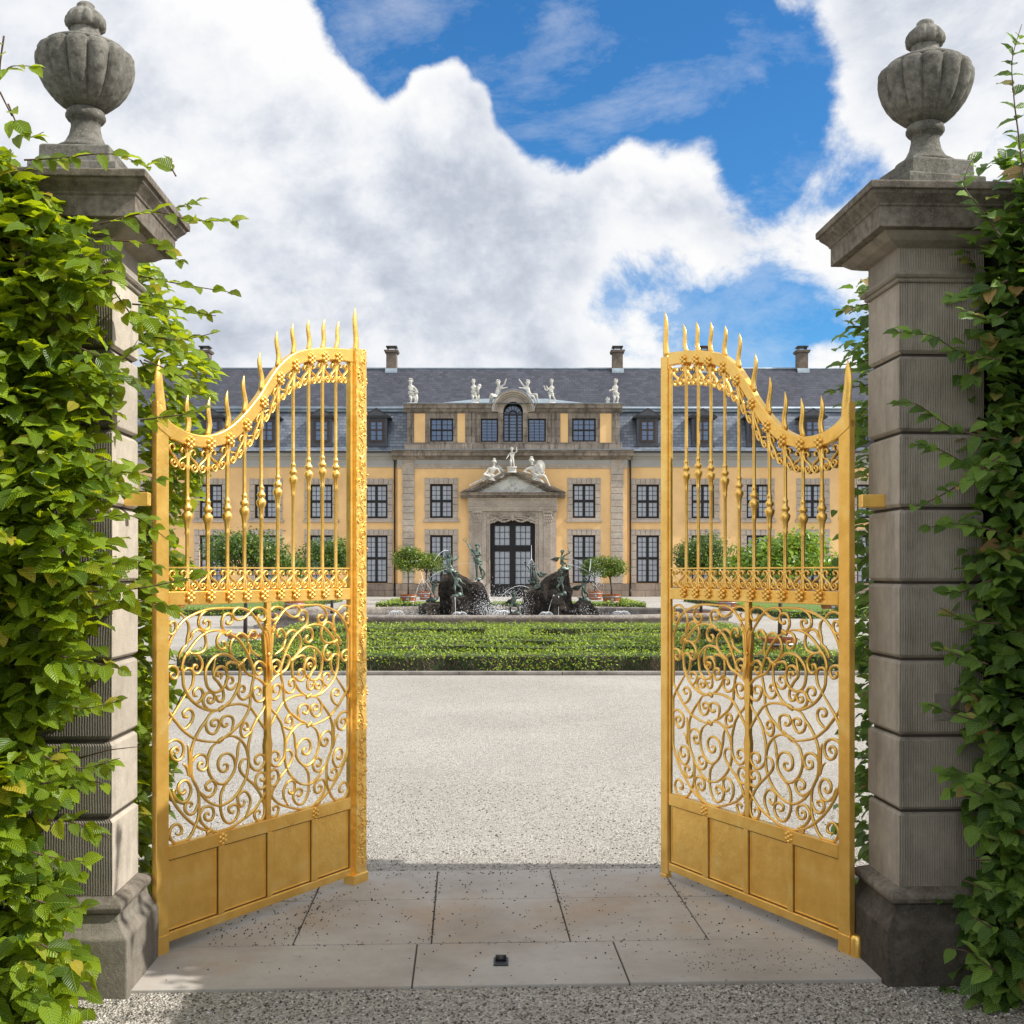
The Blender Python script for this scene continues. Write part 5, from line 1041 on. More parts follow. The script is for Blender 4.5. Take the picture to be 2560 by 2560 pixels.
# joints: head neck chest pelvis | shL elL haL | shR elR haR | knL ftL | knR ftR
def figure(key, label, mat, child=True, drape=None, wings=None, helmet=False, hair=True, depth=None, group=None, kneeL=-.12, kneeR=-.06, extra=None, plump=1.0):
    base, J = FIG[key]
    P = [Vector((x, 0, z)) for x, z in J]
    hs = (P[0]-P[1]).length; tor = (P[1]-P[3]).length
    H = tor/(.34 if not child else .36)              # body height implied by the torso
    hr = H*(.070 if not child else .088)
    R = lambda k: H*k*plump
    yo = [-.02, 0, 0, 0, 0, -.04, -.08, 0, -.04, -.08, kneeL, kneeL*.4, kneeR, kneeR*.3]
    for p, y in zip(P, yo): p.y = y*H
    head, neck, chest, pel, sl, el, hl, sr, er, hr_, kl, fl, kr, fr = P
    head = neck+(head-neck).normalized()*max((head-neck).length, hr*1.45)
    top = head+(head-neck).normalized()*hr*.62
    jaw = head+(neck-head)*.38+Vector((0, -hr*.20, 0))
    ax = (chest-pel).normalized(); side = Vector((ax.z, 0, -ax.x))
    hipw = H*(.055 if not child else .06)
    if side.dot(kr-kl) < 0: side = -side
    hipL = pel-side*hipw-ax*H*.01; hipR = pel+side*hipw-ax*H*.01
    waist = pel.lerp(chest, .42)
    def foot(k, f): d = Vector((.25*(1 if f.x > k.x else -1), -1, 0)).normalized(); return f+d*H*.07+Vector((0, 0, -H*.006))
    def fing(e, h): return h+(h-e).normalized()*H*.055
    V = [pel, waist, chest, neck, jaw, head, top, sl, el, hl, fing(el, hl), sr, er, hr_, fing(er, hr_), hipL, kl, fl, foot(kl, fl), hipR, kr, fr, foot(kr, fr)]
    mid1 = hipL.lerp(kl, .5); mid2 = hipR.lerp(kr, .5); c1 = kl.lerp(fl, .35); c2 = kr.lerp(fr, .35); u1 = sl.lerp(el, .45); u2 = sr.lerp(er, .45); f1 = el.lerp(hl, .35); f2 = er.lerp(hr_, .35)
    V += [mid1, mid2, c1, c2, u1, u2, f1, f2]
    E = [(0, 1), (1, 2), (2, 3), (3, 4), (4, 5), (5, 6), (2, 7), (7, 27), (27, 8), (8, 29), (29, 9), (9, 10), (2, 11), (11, 28), (28, 12), (12, 30), (30, 13), (13, 14), (0, 15), (15, 23), (23, 16), (16, 25), (25, 17), (17, 18), (0, 19), (19, 24), (24, 20), (20, 26), (26, 21), (21, 22)]
    Rr = [k_*(1.0 if not child else 1.12) for k_ in (R(.070), R(.062 if not child else .072), R(.082), R(.034), hr*.62, hr*.88, hr*.55, R(.046), R(.029), R(.021), R(.016), R(.046), R(.029), R(.021), R(.016), R(.062), R(.040), R(.023), R(.018), R(.062), R(.040), R(.023), R(.018), R(.056), R(.056), R(.040), R(.040), R(.036), R(.036), R(.029), R(.029))]
    me = skin_mesh([tuple(v) for v in V], E, Rr, 'statue', mat, 2)
    o = bpy.data.objects.new('statue', me); COL.objects.link(o); o.location = base; tag(o, label, 'statue', group)
    # hair, face
    if hair:
        hb = MB(); rs = random.Random(len(key)*7)
        for k in range(26):
            a = rs.uniform(0, 2*PI); e = rs.uniform(-.1, 1.4); d = Vector((math.cos(a)*math.cos(e), math.sin(a)*math.cos(e), math.sin(e)))
            if d.y < -.45 and d.z < .65: continue
            c = head+Vector((0, hr*.12, hr*.12))+d*hr*.88; hb.ell(c, hr*rs.uniform(.22, .34), 6, 4)
        hb.build('hair', mat, o, True)
    fb = MB(); f = head+Vector((0, -hr*.85, 0)); fb.ell(f+Vector((0, -hr*.08, -hr*.08)), (hr*.13, hr*.2, hr*.22), 6, 4)
    for s in (-1, 1): fb.ell(f+Vector((s*hr*.36, hr*.08, hr*.14)), (hr*.16, hr*.1, hr*.09), 6, 4)
    fb.ell(f+Vector((0, 0, -hr*.48)), (hr*.25, hr*.12, hr*.08), 6, 4); fb.build('face', mat, o, True)
    if wings:
        for s, (dx, dz) in wings:
            wb = MB(); c = chest+Vector((s*H*.02, H*.09, H*.03)); tip = c+Vector((dx*H, H*.12, dz*H))
            d = tip-c; n = Vector((-d.z, 0, d.x)).normalized()*(1 if s > 0 else -1)
            for k in range(7):
                t = k/6; a = c+d*.16*t; b = c+d*(.5+.5*(1-t))+n*(-H*.16*t)
                m_ = a.lerp(b, .45)+n*H*.05*(1-t); wb.tube([a, m_, b], [H*.018, H*.028, H*.008], 6)
            wb.build('wing', mat, o, True)
    if drape:
        db = MB(); rs = random.Random(3)
        for k in range(drape):
            t = k/max(1, drape-1); z0 = pel.z+H*(.07-.16*t); w = H*(.115+.02*math.sin(k*2))
            pts = [(pel.x-w+H*.01*k*.5, -H*.01, z0+H*.05), (pel.x-w*.4, -H*.085, z0+.0), (pel.x+w*.4, -H*.085, z0-H*.025), (pel.x+w, -H*.01, z0-H*.03), (pel.x+w*.5, H*.07, z0), (pel.x-w*.5, H*.07, z0+H*.03)]
            db.tube(catmull(pts+[pts[0]], 4), H*.020, 6)
        db.build('drapery', mat, o, True)
    if helmet:
        hb = MB(); hb.ell(head+Vector((0, 0, hr*.35)), (hr*1.05, hr*1.15, hr*.85), 12, 8)
        for k in range(7): a = -1+k*.35; hb.ell(head+Vector((math.sin(a)*hr*.5, .0, hr*(1.2+.35*math.cos(a)))), (hr*.25, hr*.4, hr*.42), 6, 4)
        hb.build('helmet', mat, o, True)
    if extra:
        for nm, fn in extra:
            eb = MB(); fn(eb, H, P); eb.build(nm, mat, o, True)
    return o
def dolphin(c, L, flip=1, zt=.5):
    def fn(mb, H, P):
        x, z = c
        pts = [(x-flip*L*.5, -.02, z-.02), (x-flip*L*.25, -.05, z+.05), (x, -.04, z+.02), (x+flip*L*.3, 0, z+.06), (x+flip*L*.45, .02, z+L*zt)]
        mb.tube(catmull(pts, 5), [L*(.10+.16*math.sin(min(1, i/14)*PI*.9)) for i in range(21)], 10)
        mb.ell((x-flip*L*.5, -.04, z), (L*.2, L*.17, L*.16), 8, 6)
        for s in (-1, 1): mb.tube([(x+flip*L*.45, .02, z+L*zt), (x+flip*L*.45+s*L*.18, .02, z+L*(zt+.16))], [L*.06, L*.02], 5)
    return fn
def statues():
    B = M['bronze']; BD = M['bronze_d']; g = 'bronze figures of the fountain'
    def trident(mb, H, P):
        a = Vector((-.18, -.10, 1.24-.12)); b = Vector((.01, -.13, .40)); a = P[6]+Vector((-.02, -.02, .03)); b = P[3]+Vector((.02, -.14, -.10))
        mb.tube([a, b], .012, 6)
        d = (a-b).normalized(); n = Vector((d.z, 0, -d.x))
        for s in (-1, 0, 1): mb.tube([a, a+n*s*.045+d*.03, a+n*s*.045+d*.13], [.010, .009, .003], 5)
    def base(z=0, r=.16): return lambda mb, H, P: (mb.ell((P[3].x, 0, z-.02), (r, r, .07), 10, 6), mb.ell((P[3].x+.1, -.05, z+.02), (r*.5, r*.5, .09), 8, 5))
    def spear(i, a, b): return lambda mb, H, P: mb.tube([P[i]+Vector(a), P[i]+Vector(b)], [.010, .006], 5)
    figure('neptune', 'tall bearded bronze man raising a trident on the left fountain rock', B, False, 7, None, group=g, kneeL=-.02, kneeR=.05, plump=.95,
           extra=[('trident', trident), ('beard', lambda mb, H, P: mb.ell(P[0].lerp(P[1], .55)+Vector((0, -.05, 0)), (.05, .04, .075), 8, 6)), ('dolphin', lambda mb, H, P: (mb.tube(catmull([(.08, .02, .02), (.17, .0, .05), (.21, .0, .17), (.17, 0, .28), (.09, 0, .33)], 5), [.045*(1-.03*i) for i in range(21)], 8), mb.ell((.02, -.03, -.01), (.11, .1, .06), 8, 5)))])
    figure('cherub_l', 'winged bronze child lifting an arrow astride a dolphin, high on the left rock', B, True, None, [(1, (.42, .12)), (-1, (-.2, .2))], group=g, extra=[('arrow', spear(9, (0, 0, -.05), (-.05, -.02, .24))), ('dolphin', dolphin((.0, .0), .34, -1, .3))])
    figure('putto_l', 'pale bronze child stepping forward with one arm raised on the front left rock block', B, True, None, None, group=g, extra=[('staff', spear(6, (.02, 0, -.04), (-.05, -.02, .22))), ('base', base(0, .15))])
    figure('putto_ll', 'bronze child holding up a water jet at the far left end of the fountain', BD, True, None, None, group=g, extra=[('dolphin', dolphin((0.02, .02), .3, 1, .3))])
    figure('putto_c', 'dark winged bronze child kneeling at the front centre of the fountain', BD, True, None, [(-1, (-.42, -.25))], group=g, kneeL=-.2, kneeR=-.25, extra=[('base', base(.0, .17)), ('fish', spear(6, (-.06, -.03, -.08), (.04, -.03, .08)))])
    figure('nymph', 'bronze figure lifting a spouting cup at the left edge of the right rock', BD, True, 5, [(1, (.45, -.05))], group=g, extra=[('cup', lambda mb, H, P: (mb.lathe([(.012, P[6].z-.1), (.012, P[6].z+.02), (.05, P[6].z+.05), (.045, P[6].z+.06)], P[6].x, P[6].y, 10))), ('dolphin', dolphin((-.12, .12), .2, -1, .5)), ('base', base(.0, .17))])
    figure('cherub_r', 'winged bronze child with an arrow riding a dolphin on top of the right rock', B, True, None, [(-1, (-.5, -.1))], group=g, extra=[('arrow', spear(9, (.0, 0, -.03), (-.05, -.02, .17))), ('dolphin', dolphin((.10, -.04), .34, 1, .3))])
    figure('putto_r', 'bronze child reaching up with both arms on the front right rock block', BD, True, None, None, group=g, extra=[('base', base(0, .15))])
    figure('putto_rr', 'winged bronze child throwing up a water jet at the far right end of the fountain', BD, True, None, [(-1, (-.6, -.2))], group=g, extra=[('dolphin', dolphin((0, .0), .3, -1, .2)), ('base', base(-.03, .18))])
    W_ = M['statue']; g = 'white stone statues on the attic of the palace'
    def pl(w=.30, h=.11): return lambda mb, H, P: mb.box(P[3].x-w, P[3].x+w, -.28, .28, -h-.02, -.015)
    figure('attic1', 'white stone child with drapery standing at the far left corner of the attic cornice', W_, True, 4, None, group=g, extra=[('plinth', pl()), ('lion', lambda mb, H, P: (mb.tube([(.25, 0, 0), (.30, -.03, .35), (.26, -.05, .62)], [.13, .12, .09], 8), mb.ell((.28, -.08, .66), .13, 8, 6)))])
    figure('attic2', 'white stone child holding a cornucopia, second statue from the left on the attic', W_, True, 5, None, group=g, extra=[('plinth', pl()), ('cornucopia', lambda mb, H, P: (mb.tube([(.28, -.08, .45), (.24, -.1, .8), (.32, -.08, 1.02)], [.03, .08, .12], 8), mb.ell((.34, -.08, 1.06), .13, 8, 6), mb.tube([(.25, .0, 0), (.27, 0, .5)], [.1, .07], 8)))])
    figure('attic3', 'white stone child seated on the left shoulder of the arched gable waving one arm', W_, True, None, None, group=g, kneeL=-.25, kneeR=-.3)
    figure('attic4', 'white stone child seated on the right shoulder of the arched gable waving one arm', W_, True, None, None, group=g, kneeL=-.3, kneeR=-.25)
    figure('attic5', 'white stone child playing an instrument, second statue from the right on the attic', W_, True, 3, None, group=g, extra=[('plinth', pl()), ('lyre', lambda mb, H, P: (mb.tube(catmull([(-.22, -.15, .75), (-.36, -.15, .8), (-.42, -.15, .95), (-.46, -.15, 1.05)], 4), .035, 6), mb.tube(catmull([(-.22, -.15, .75), (-.2, -.15, .9), (-.3, -.15, 1.05)], 4), .03, 6)))])
    figure('attic6', 'white stone child with a small fire basket at the far right of the attic', W_, True, 5, None, group=g, extra=[('plinth', pl(.2)), ('fire_basket', lambda mb, H, P: (mb.lathe([(.16, -.1), (.18, 0), (.10, .08), (.16, .2), (.17, .26)], -.5, 0, 12), mb.tube([(-.5, 0, .25), (-.55, 0, .36), (-.48, 0, .45)], [.1, .07, .02], 6), mb.tube([(-.45, 0, .25), (-.42, 0, .34), (-.44, 0, .4)], [.06, .04, .01], 6)))])
    g = 'white stone statues on the portal pediment'
    figure('ped_c', 'white stone child raising one arm on the peak of the portal pediment', W_, True, None, None, group=g, extra=[('pedestal', lambda mb, H, P: (mb.box(-.28, .28, -.22, .22, -.36, -.02), mb.tube([(-.32, -.2, -.04), (.32, -.2, -.04)], .05, 8), mb.tube([(-.30, -.2, -.34), (.30, -.2, -.34)], .05, 8)))])
    def cloak(s): return lambda mb, H, P: [mb.tube(catmull([P[2]+Vector((s*.1, .15, .25)), P[2]+Vector((s*(.45+.05*k), .18, .2-.1*k)), P[2]+Vector((s*(.72-.03*k), .1, -.25-.05*k)), P[2]+Vector((s*.45, 0, -.5+.0*k))], 5), .055, 6) for k in range(4)]
    figure('ped_l', 'white stone helmeted man reclining on the left slope of the portal pediment', W_, False, 5, None, True, True, group=g, kneeL=-.2, kneeR=-.1, extra=[('cloak', cloak(1))])
    def shield(mb, H, P):
        c = (1.0, -.15, 1.31)
        mb.ell((.255, -.15, 1.30-.12), (.30, .07, .44), 20, 10); mb.ell((.255, -.21, 1.18), (.13, .06, .2), 10, 8)
        mb.tube([(.255+.28*math.cos(a*PI/10), -.17, 1.18+.42*math.sin(a*PI/10)) for a in range(20)], .03, 6, closed=True)
    figure('ped_r', 'white helmeted stone woman with an oval shield, reclining right on the portal pediment', W_, False, 5, None, True, True, group=g, kneeL=-.1, kneeR=-.2, extra=[('cloak', cloak(1)), ('shield', shield)])

# ------------------------------------------------------------------ the palace
def wall_holes(mb, x0, x1, z0, z1, holes, y, th):
    xs = sorted(set([x0, x1]+[h[0] for h in holes]+[h[1] for h in holes])); zs = sorted(set([z0, z1]+[h[2] for h in holes]+[h[3] for h in holes]))
    xs = [x for x in xs if x0 <= x <= x1]; zs = [z for z in zs if z0 <= z <= z1]
    for a, b in zip(xs, xs[1:]):
        for c, d in zip(zs, zs[1:]):
            mx, mz = (a+b)/2, (c+d)/2
            if any(h[0] < mx < h[1] and h[2] < mz < h[3] for h in holes): continue
            mb.add([(a, y, c), (b, y, c), (b, y, d), (a, y, d)], [(0, 1, 2, 3)])
    for h in holes:
        a, b, c, d = h[:4]
        mb.add([(a, y, c), (b, y, c), (b, y, d), (a, y, d), (a, y+th, c), (b, y+th, c), (b, y+th, d), (a, y+th, d)], [(0, 4, 5, 1), (1, 5, 6, 2), (2, 6, 7, 3), (3, 7, 4, 0)])
def sash(w, h, cols, rows_up, rows_lo, split=.5, fr=.13, mid=.17, four=True):
    """window frame at y 0..-, origin bottom centre; returns frame MB"""
    mb = MB(); y0, y1 = -.03, .05
    mb.box(-w/2, -w/2+fr, y0, y1, 0, h).box(w/2-fr, w/2, y0, y1, 0, h).box(-w/2+fr, w/2-fr, y0+.002, y1, 0, fr).box(-w/2+fr, w/2-fr, y0+.002, y1, h-fr, h)
    zt = h*split
    if four:
        mb.box(-mid/2, mid/2, y0-.012, y1, fr, h-fr).box(-w/2+fr, w/2-fr, y0-.004, y1, zt-mid/2, zt+mid/2)
        halves = [(-w/2+fr, -mid/2), (mid/2, w/2-fr)]; levels = [(fr, zt-mid/2, rows_lo), (zt+mid/2, h-fr, rows_up)]
    else: halves = [(-w/2+fr, w/2-fr)]; levels = [(fr, h-fr, rows_up)]
    for a, b in halves:
        for k in range(1, cols): x = a+(b-a)*k/cols; mb.box(x-.018, x+.018, .0, .03, fr, h-fr)
        for c, d, r in levels:
            for k in range(1, r): z = c+(d-c)*k/r; mb.box(a, b, .002, .028, z-.017, z+.017)
    return mb
def palace():
    YW = 74.0; YC = 73.6
    b = empty('palace_building', 'long ochre two-storey palace with slate mansard roof, sandstone portal and arched central gable', 'building', (0, 0, 0))
    cols = [8.83+3.585*i for i in range(8)]
    zl = (.87, 3.99); zu = (5.09, 7.30); hw = .74
    # walls
    for s, nm in ((-1, 'l'), (1, 'r')):
        mb = MB(); hs = []
        for c in cols:
            x = s*c; hs += [(x-hw, x+hw, *zl), (x-hw, x+hw, *zu)]
        x0, x1 = (-36.2, -7.4) if s < 0 else (7.45, 36.2)
        wall_holes(mb, x0, x1, .85, 8.42, hs, YW, .30)
        mb.add([(x0 if s < 0 else x1, YW, .85), (x0 if s < 0 else x1, 86, .85), (x0 if s < 0 else x1, 86, 9.3), (x0 if s < 0 else x1, YW, 9.3)], [(0, 1, 2, 3)])
        mb.build('wing_wall', M['yellow'], b)
        MB().box(x0-(.1 if s < 0 else 0), x1+(.1 if s > 0 else 0), YW-.10, YW+.4, 0, .849).build('plinth', M['sand_plinth'], b)
        c = [(YW-.002, 8.421), (YW-.07, 8.422), (YW-.07, 8.56), (YW-.03, 8.565), (YW-.03, 8.93), (YW-.14, 8.96), (YW-.18, 9.06), (YW-.55, 9.12), (YW-.55, 9.26), (YW-.66, 9.34), (YW+.3, 9.34), (YW+.3, 8.421)]
        MB().prism(c, x0, x1, 'x').build('eaves_cornice', M['frieze'], b)
        MB().box(x0, x1, YW-.80, YW-.64, 9.28, 9.40).build('gutter', M['pipe'], b)
    mb = MB(); cx4 = (-4.57, 4.66); hs = []
    for x in cx4: hs += [(x-hw, x+hw, *zl), (x-hw, x+hw, *zu)]
    hs.append((-1.41, 1.49, -.01, 5.06))
    wall_holes(mb, -7.4, 7.45, .0, 8.42, hs, YC, .30)
    for x in (-7.4, 7.45): mb.add([(x, YC, 0), (x, YW+.2, 0), (x, YW+.2, 8.42), (x, YC, 8.42)], [(0, 1, 2, 3)])
    mb.build('centre_wall', M['yellow'], b)
    MB().box(-7.5, -2.95, YC-.12, YC-.005, 0, .85).build('plinth', M['sand_plinth'], b); MB().box(3.0, 7.55, YC-.12, YC-.005, 0, .85).build('plinth', M['sand_plinth'], b)
    for x0, x1 in ((-7.07, -6.33), (6.41, 7.18)):
        mb = MB(); z = .851; k = 0
        while z < 8.25:
            mb.box(x0-(.03 if k % 2 else 0), x1+(.03 if k % 2 else 0), YC-.10, YC-.004, z+.012, min(z+.405, 8.40)); z += .415; k += 1
        o_ = mb.build('corner_pilaster', M['sand_plain'], b, bevel=.015); MB().box(x0+.03, x1-.03, YC-.06, YC-.003, .85, 8.4).build('joint_backing', M['dark_joint'], o_)
    c = [(YC-.002, 8.421), (YC-.06, 8.422), (YC-.06, 8.57), (YC-.02, 8.575)]
    MB().prism([(YC+.02, 8.30), (YC-.07, 8.301), (YC-.07, 8.44), (YC-.10, 8.45), (YC-.10, 8.56), (YC+.02, 8.56)], -7.42, 7.47, 'x').build('architrave', M['sand_plain'], b)
    MB().box(-7.42, 7.47, YC-.05, YC+.3, 8.561, 8.859).build('frieze', M['frieze'], b)
    for x0, x1 in ((-7.07, -6.33), (6.41, 7.18)): MB().box(x0, x1, YC-.105, YC-.04, 8.30, 8.86).build('pilaster_head', M['sand_plain'], b, bevel=.01)
    MB().prism([(YC+.3, 8.86), (YC-.12, 8.861), (YC-.18, 8.95), (YC-.22, 9.04), (YC-.60, 9.08), (YC-.60, 9.26), (YC-.68, 9.30), (YC-.74, 9.40), (YC-.72, 9.44), (YC+.3, 9.44)], -7.75, 7.8, 'x').build('main_cornice', M['sand_dark'], b)
    MB().box(-7.78, 7.83, YC-.76, YC+.25, 9.441, 9.475).build('cornice_flashing', M['lead'], b)
    # window kit
    def surround(h, w=1.48, o=.35):
        mb = MB(); n = 6 if h > 2.5 else 5
        zz = [h*i/n for i in range(n+1)]
        for s in (-1, 1):
            for k, (a, c) in enumerate(zip(zz, zz[1:])): 
                e = o if k % 2 else o-.03; mb.box(*(sorted((s*(w/2+.001), s*(w/2+e)))), -.045, .1, a+.014, c-.014)
        m = 7; wt = w+2*o
        for k in range(m):
            a = -wt/2+wt*k/m; c = -wt/2+wt*(k+1)/m; up = .36+(.03 if k % 2 == 0 else 0)
            mb.box(a+.012, c-.012, -.045-.006*(k % 2), .1, h+.004, h+up)
        return mb
    def window(x, y, z, w, h, fr_mb, pane_mat, sur=True, sill=True):
        f = fr_mb.build('window', M['sash'], b, loc=(x, y+.16, z))
        MB().box(-w/2+.03, w/2-.03, .021, .04, .03, h-.03).build('pane', pane_mat, f)
        if sur:
            su = surround(h, w); q_ = len(su.v); f_ = su.build('surround', M['sand_sur'], f, loc=(0, -.16, 0))
            MB().box(-w/2-.31, -w/2-.01, -.015, .09, 0, h+.33).box(w/2+.01, w/2+.31, -.015, .09, 0, h+.33).box(-w/2-.0099, w/2+.0099, -.0155, .09, h+.01, h+.33).build('surround_joint', M['dark_joint'], f, loc=(0, -.16, 0))
        if sill: MB().box(-w/2-.42, w/2+.42, -.14, .05, -.26, -.10).box(-w/2-.36, w/2+.36, -.09, .05, -.10, -.002).build('sill', M['sand_sur'], f, loc=(0, -.16, 0), bevel=.01)
        return f
    up = window(cols[0], YW, zu[0], 1.48, zu[1]-zu[0], sash(1.48, zu[1]-zu[0], 2, 3, 3), M['curtain'])
    lo = window(cols[0], YW, zl[0], 1.48, zl[1]-zl[0], sash(1.48, zl[1]-zl[0], 2, 4, 4, .52), M['curtain'], True, False)
    for s in (-1, 1):
        for i, c in enumerate(cols):
            for src, z in ((up, zu[0]), (lo, zl[0])):
                if s > 0 and i == 0: continue
                w = copy_tree(src, b); w.location = (s*c, YW+.16, z)
    for x in cx4:
        for src, z in ((up, zu[0]), (lo, zl[0])):
            w = copy_tree(src, b); w.location = (x, YC+.16, z)
    # downpipes
    for x in (-7.62, 7.68): MB().tube([(x, YW-.14, .5), (x, YW-.14, 9.0), (x, YW-.5, 9.25)], .055, 8).tube([(x, YW-.14, 0), (x, YW-.14, .5)], .075, 8).build('downpipe', M['pipe'], b, True)
    # portal
    PY = YC-.35
    p = MB()
    p.prism([(-2.77, 0), (-1.66, 0), (-1.66, 5.30), (1.74, 5.30), (1.74, 0), (2.86, 0), (2.86, 5.53), (-2.77, 5.53)], PY+.135, YC+.1)
    p.box(-2.77, -1.6601, PY+.06, PY+.1345, .0, 5.53).box(1.7401, 2.86, PY+.06, PY+.1345, .0, 5.53)
    po = p.build('portal', M['sand_plain'], b)
    for j0, j1 in ((-1.655, -1.41), (1.49, 1.735)): MB().box(j0, j1, PY+.16, YC+.2, 0, 4.80).build('door_jamb', M['sand_plain'], po, bevel=.015)
    # spandrel with segmental arch over the door
    n = 14; top = [(-1.655+3.39*i/n, 5.53) for i in range(n+1)]
    arc = [(-1.41+2.9*i/n, 4.70+.33*math.sin(PI*i/n)**.8) for i in range(n+1)]
    poly = [(-1.655, 4.70)]+arc+[(1.735, 4.70), (1.735, 5.53), (-1.655, 5.53)]
    MB().prism(poly, PY+.12, YC+.25).build('spandrel', M['sand_plain'], po)
    mo = MB()
    for off, yy, rr in ((.05, PY+.10, .05), (.18, PY+.08, .045)):
        mo.tube([(x, yy, z+off) for x, z in arc], rr, 6)
    for s, xx in ((-1, -1.46), (1, 1.54)): mo.tube([(xx, PY+.14, .9), (xx, PY+.14, 4.72)], .045, 6)
    mo.build('door_moulding', M['sand_plain'], po, True)
    for cxp in (-2.23, 2.29):
        q = MB().box(cxp-.34, cxp+.34, PY-.16, PY+.06, 0, .92).box(cxp-.38, cxp+.38, PY-.20, PY+.06, .92, 1.02).box(cxp-.38, cxp+.38, PY-.19, PY+.06, -.0, .12)
        q.box(cxp-.27, cxp+.27, PY-.10, PY+.06, 1.02, 1.16)
        q.build('pedestal', M['sand_plain'], po, bevel=.012)
        q = MB().box(cxp-.23, cxp+.23, PY-.045, PY+.06, 1.16, 4.78)
        for k in range(7): x = cxp-.20+.4*k/6; q.tube([(x, PY-.05, 1.22), (x, PY-.05, 4.72)], .024, 6)
        q.build('fluted_pilaster', M['sand_plain'], po)
        q = MB(); q.box(cxp-.22, cxp+.22, PY-.06, PY+.06, 4.781, 5.40).box(cxp-.31, cxp+.31, PY-.16, PY+.06, 5.41, 5.525)
        for r_ in range(3):
            for k in range(5): q.ell((cxp-.22+.11*k+(.05 if r_ == 1 else 0), PY-.09-.02*r_, 4.88+.17*r_), (.06, .05, .10), 6, 5)
        for s in (-1, 1):
            pts = [(cxp+s*(.25+.06*math.cos(a*.9)*(1-a/14)), PY-.13, 5.33+.07*math.sin(a*.9)*(1-a/14)) for a in range(12)]; q.tube(pts, .02, 5)
        q.build('leafy_capital', M['sand_plain'], po)
    # carved garlands over the door
    gq = MB(); rs = random.Random(4)
    for s in (-1, 1):
        for k in range(20):
            t = k/19; x = .08/2+s*(.10+1.05*t); z = 4.98-.20*math.sin(PI*t)+.10*t; gq.ell((x, PY+.03, z+.02), (rs.uniform(.05, .075), .06, rs.uniform(.05, .08)), 6, 5)
        for cxx, czz, rad in ((1.0, 5.18, .16), (1.32, 5.28, .13), (.75, 5.34, .09), (1.5, 5.10, .09), (.95, 5.42, .05)):
            pts = [(.04+s*(cxx+math.cos(a*.8)*rad*(1-a/17)), PY+.06, czz+math.sin(a*.8)*rad*(1-a/17)) for a in range(15)]; gq.tube(pts, .028, 5)
    gq.ell((.04, PY+.02, 5.12), (.12, .12, .24), 8, 6); gq.ell((.04, PY-.04, 5.3), (.09, .08, .1), 8, 6)
    gq.build('carved_garland', M['sand_plain'], po, True)
    MB().prism([(YC, 5.531), (PY-.06, 5.532), (PY-.06, 5.66), (PY-.10, 5.67), (PY-.10, 5.80), (PY-.16, 5.83), (PY-.16, 5.88), (PY-.05, 5.90), (PY-.05, 6.22), (PY-.12, 6.26), (PY-.17, 6.36), (YC, 6.37)], -2.84, 2.94, 'x').build('entablature', M['sand_plain'], po)
    q = MB()
    q.prism([(YC, 6.37), (PY-.22, 6.38), (PY-.24, 6.48), (PY-.50, 6.52), (PY-.50, 6.62), (PY-.60, 6.70), (YC, 6.71)], -3.32, 3.42, 'x').build('pediment_cornice', M['sand_dark'], po)
    q = MB()
    for k in range(15): x = -2.75+5.6*k/14; q.box(x-.07, x+.07, PY-.38, PY-.2, 6.40, 6.50)
    # raking cornices
    apex = (.04, 8.26)
    for s, xe in ((-1, -3.32), (1, 3.42)):
        e = (xe, 6.715); d = Vector((apex[0]-e[0], 0, apex[1]-e[1])); L = d.length; d.normalize(); n_ = Vector((-d.z*s*-1, 0, d.x*s*-1))
        if n_.z > 0: n_ = -n_
        for t0, t1, y0 in ((0, .14, PY-.60), (.141, .26, PY-.48), (.261, .40, PY-.26)):
            A = Vector((e[0], 0, e[1])); Bp = Vector((apex[0], 0, apex[1])); k0 = t0/abs(n_.z); k1 = t1/abs(n_.z)
            zz = [(A.x, max(6.715, A.z-k0*0)), (Bp.x, Bp.z-k0)]
            # clip the lower ends at the cornice top
            def xat(k): return e[0]+(k/d.z*d.x)
            poly = [(xat(k0), 6.714), (Bp.x, Bp.z-k0), (Bp.x, Bp.z-k1), (xat(k1), 6.714)]
            (q if t0 < .26 else q).prism(poly, y0, YC)
        for k in range(8):
            t = .14+.80*k/7; c_ = Vector((e[0], 0, e[1]))+d*L*t+n_*.42; q.box(c_.x-.06, c_.x+.06, PY-.40, PY-.1, c_.z-.045, c_.z+.06)
    q.build('raking_cornice', M['sand_dark'], po)
    ty = MB(); ty.prism([(-2.3, 6.716), (2.38, 6.716), (.04, 7.82)], PY-.06, YC)
    tyo = ty.build('tympanum', M['tympanum'], po)
    mg = MB(); yf = PY-.085
    for s in (-1, 1):
        mg.tube(catmull([(.04+s*.05, yf, 6.80), (.04+s*.16, yf, 7.02), (.04+s*.05, yf, 7.20), (.04-s*.14, yf, 7.34), (.04-s*.02, yf, 7.50), (.04+s*.18, yf, 7.42), (.04+s*.16, yf, 7.24), (.04+s*.02, yf, 7.16)], 5), .034, 5)
        mg.tube(catmull([(.04+s*.10, yf, 6.80), (.04+s*.25, yf, 7.08), (.04+s*.35, yf, 6.82), (.04+s*.50, yf, 6.80), (.04+s*.52, yf, 6.93), (.04+s*.43, yf, 6.93)], 5), .038, 5)
        for k in range(4): mg.tube(catmull([(.04+s*.5, yf, 6.80+.02*k), (.04+s*(.8+.1*k), yf, 6.86+.07*k), (.04+s*(1.2+.12*k), yf, 6.80+.03*k)], 5), .030, 5)
    for k in range(5): mg.ell((-.12+.08*k, yf, 7.58+.03*math.sin(k*PI/4)), (.035, .03, .05), 6, 5)
    mg.build('crowned_monogram_relief', M['tympanum'], tyo, True)
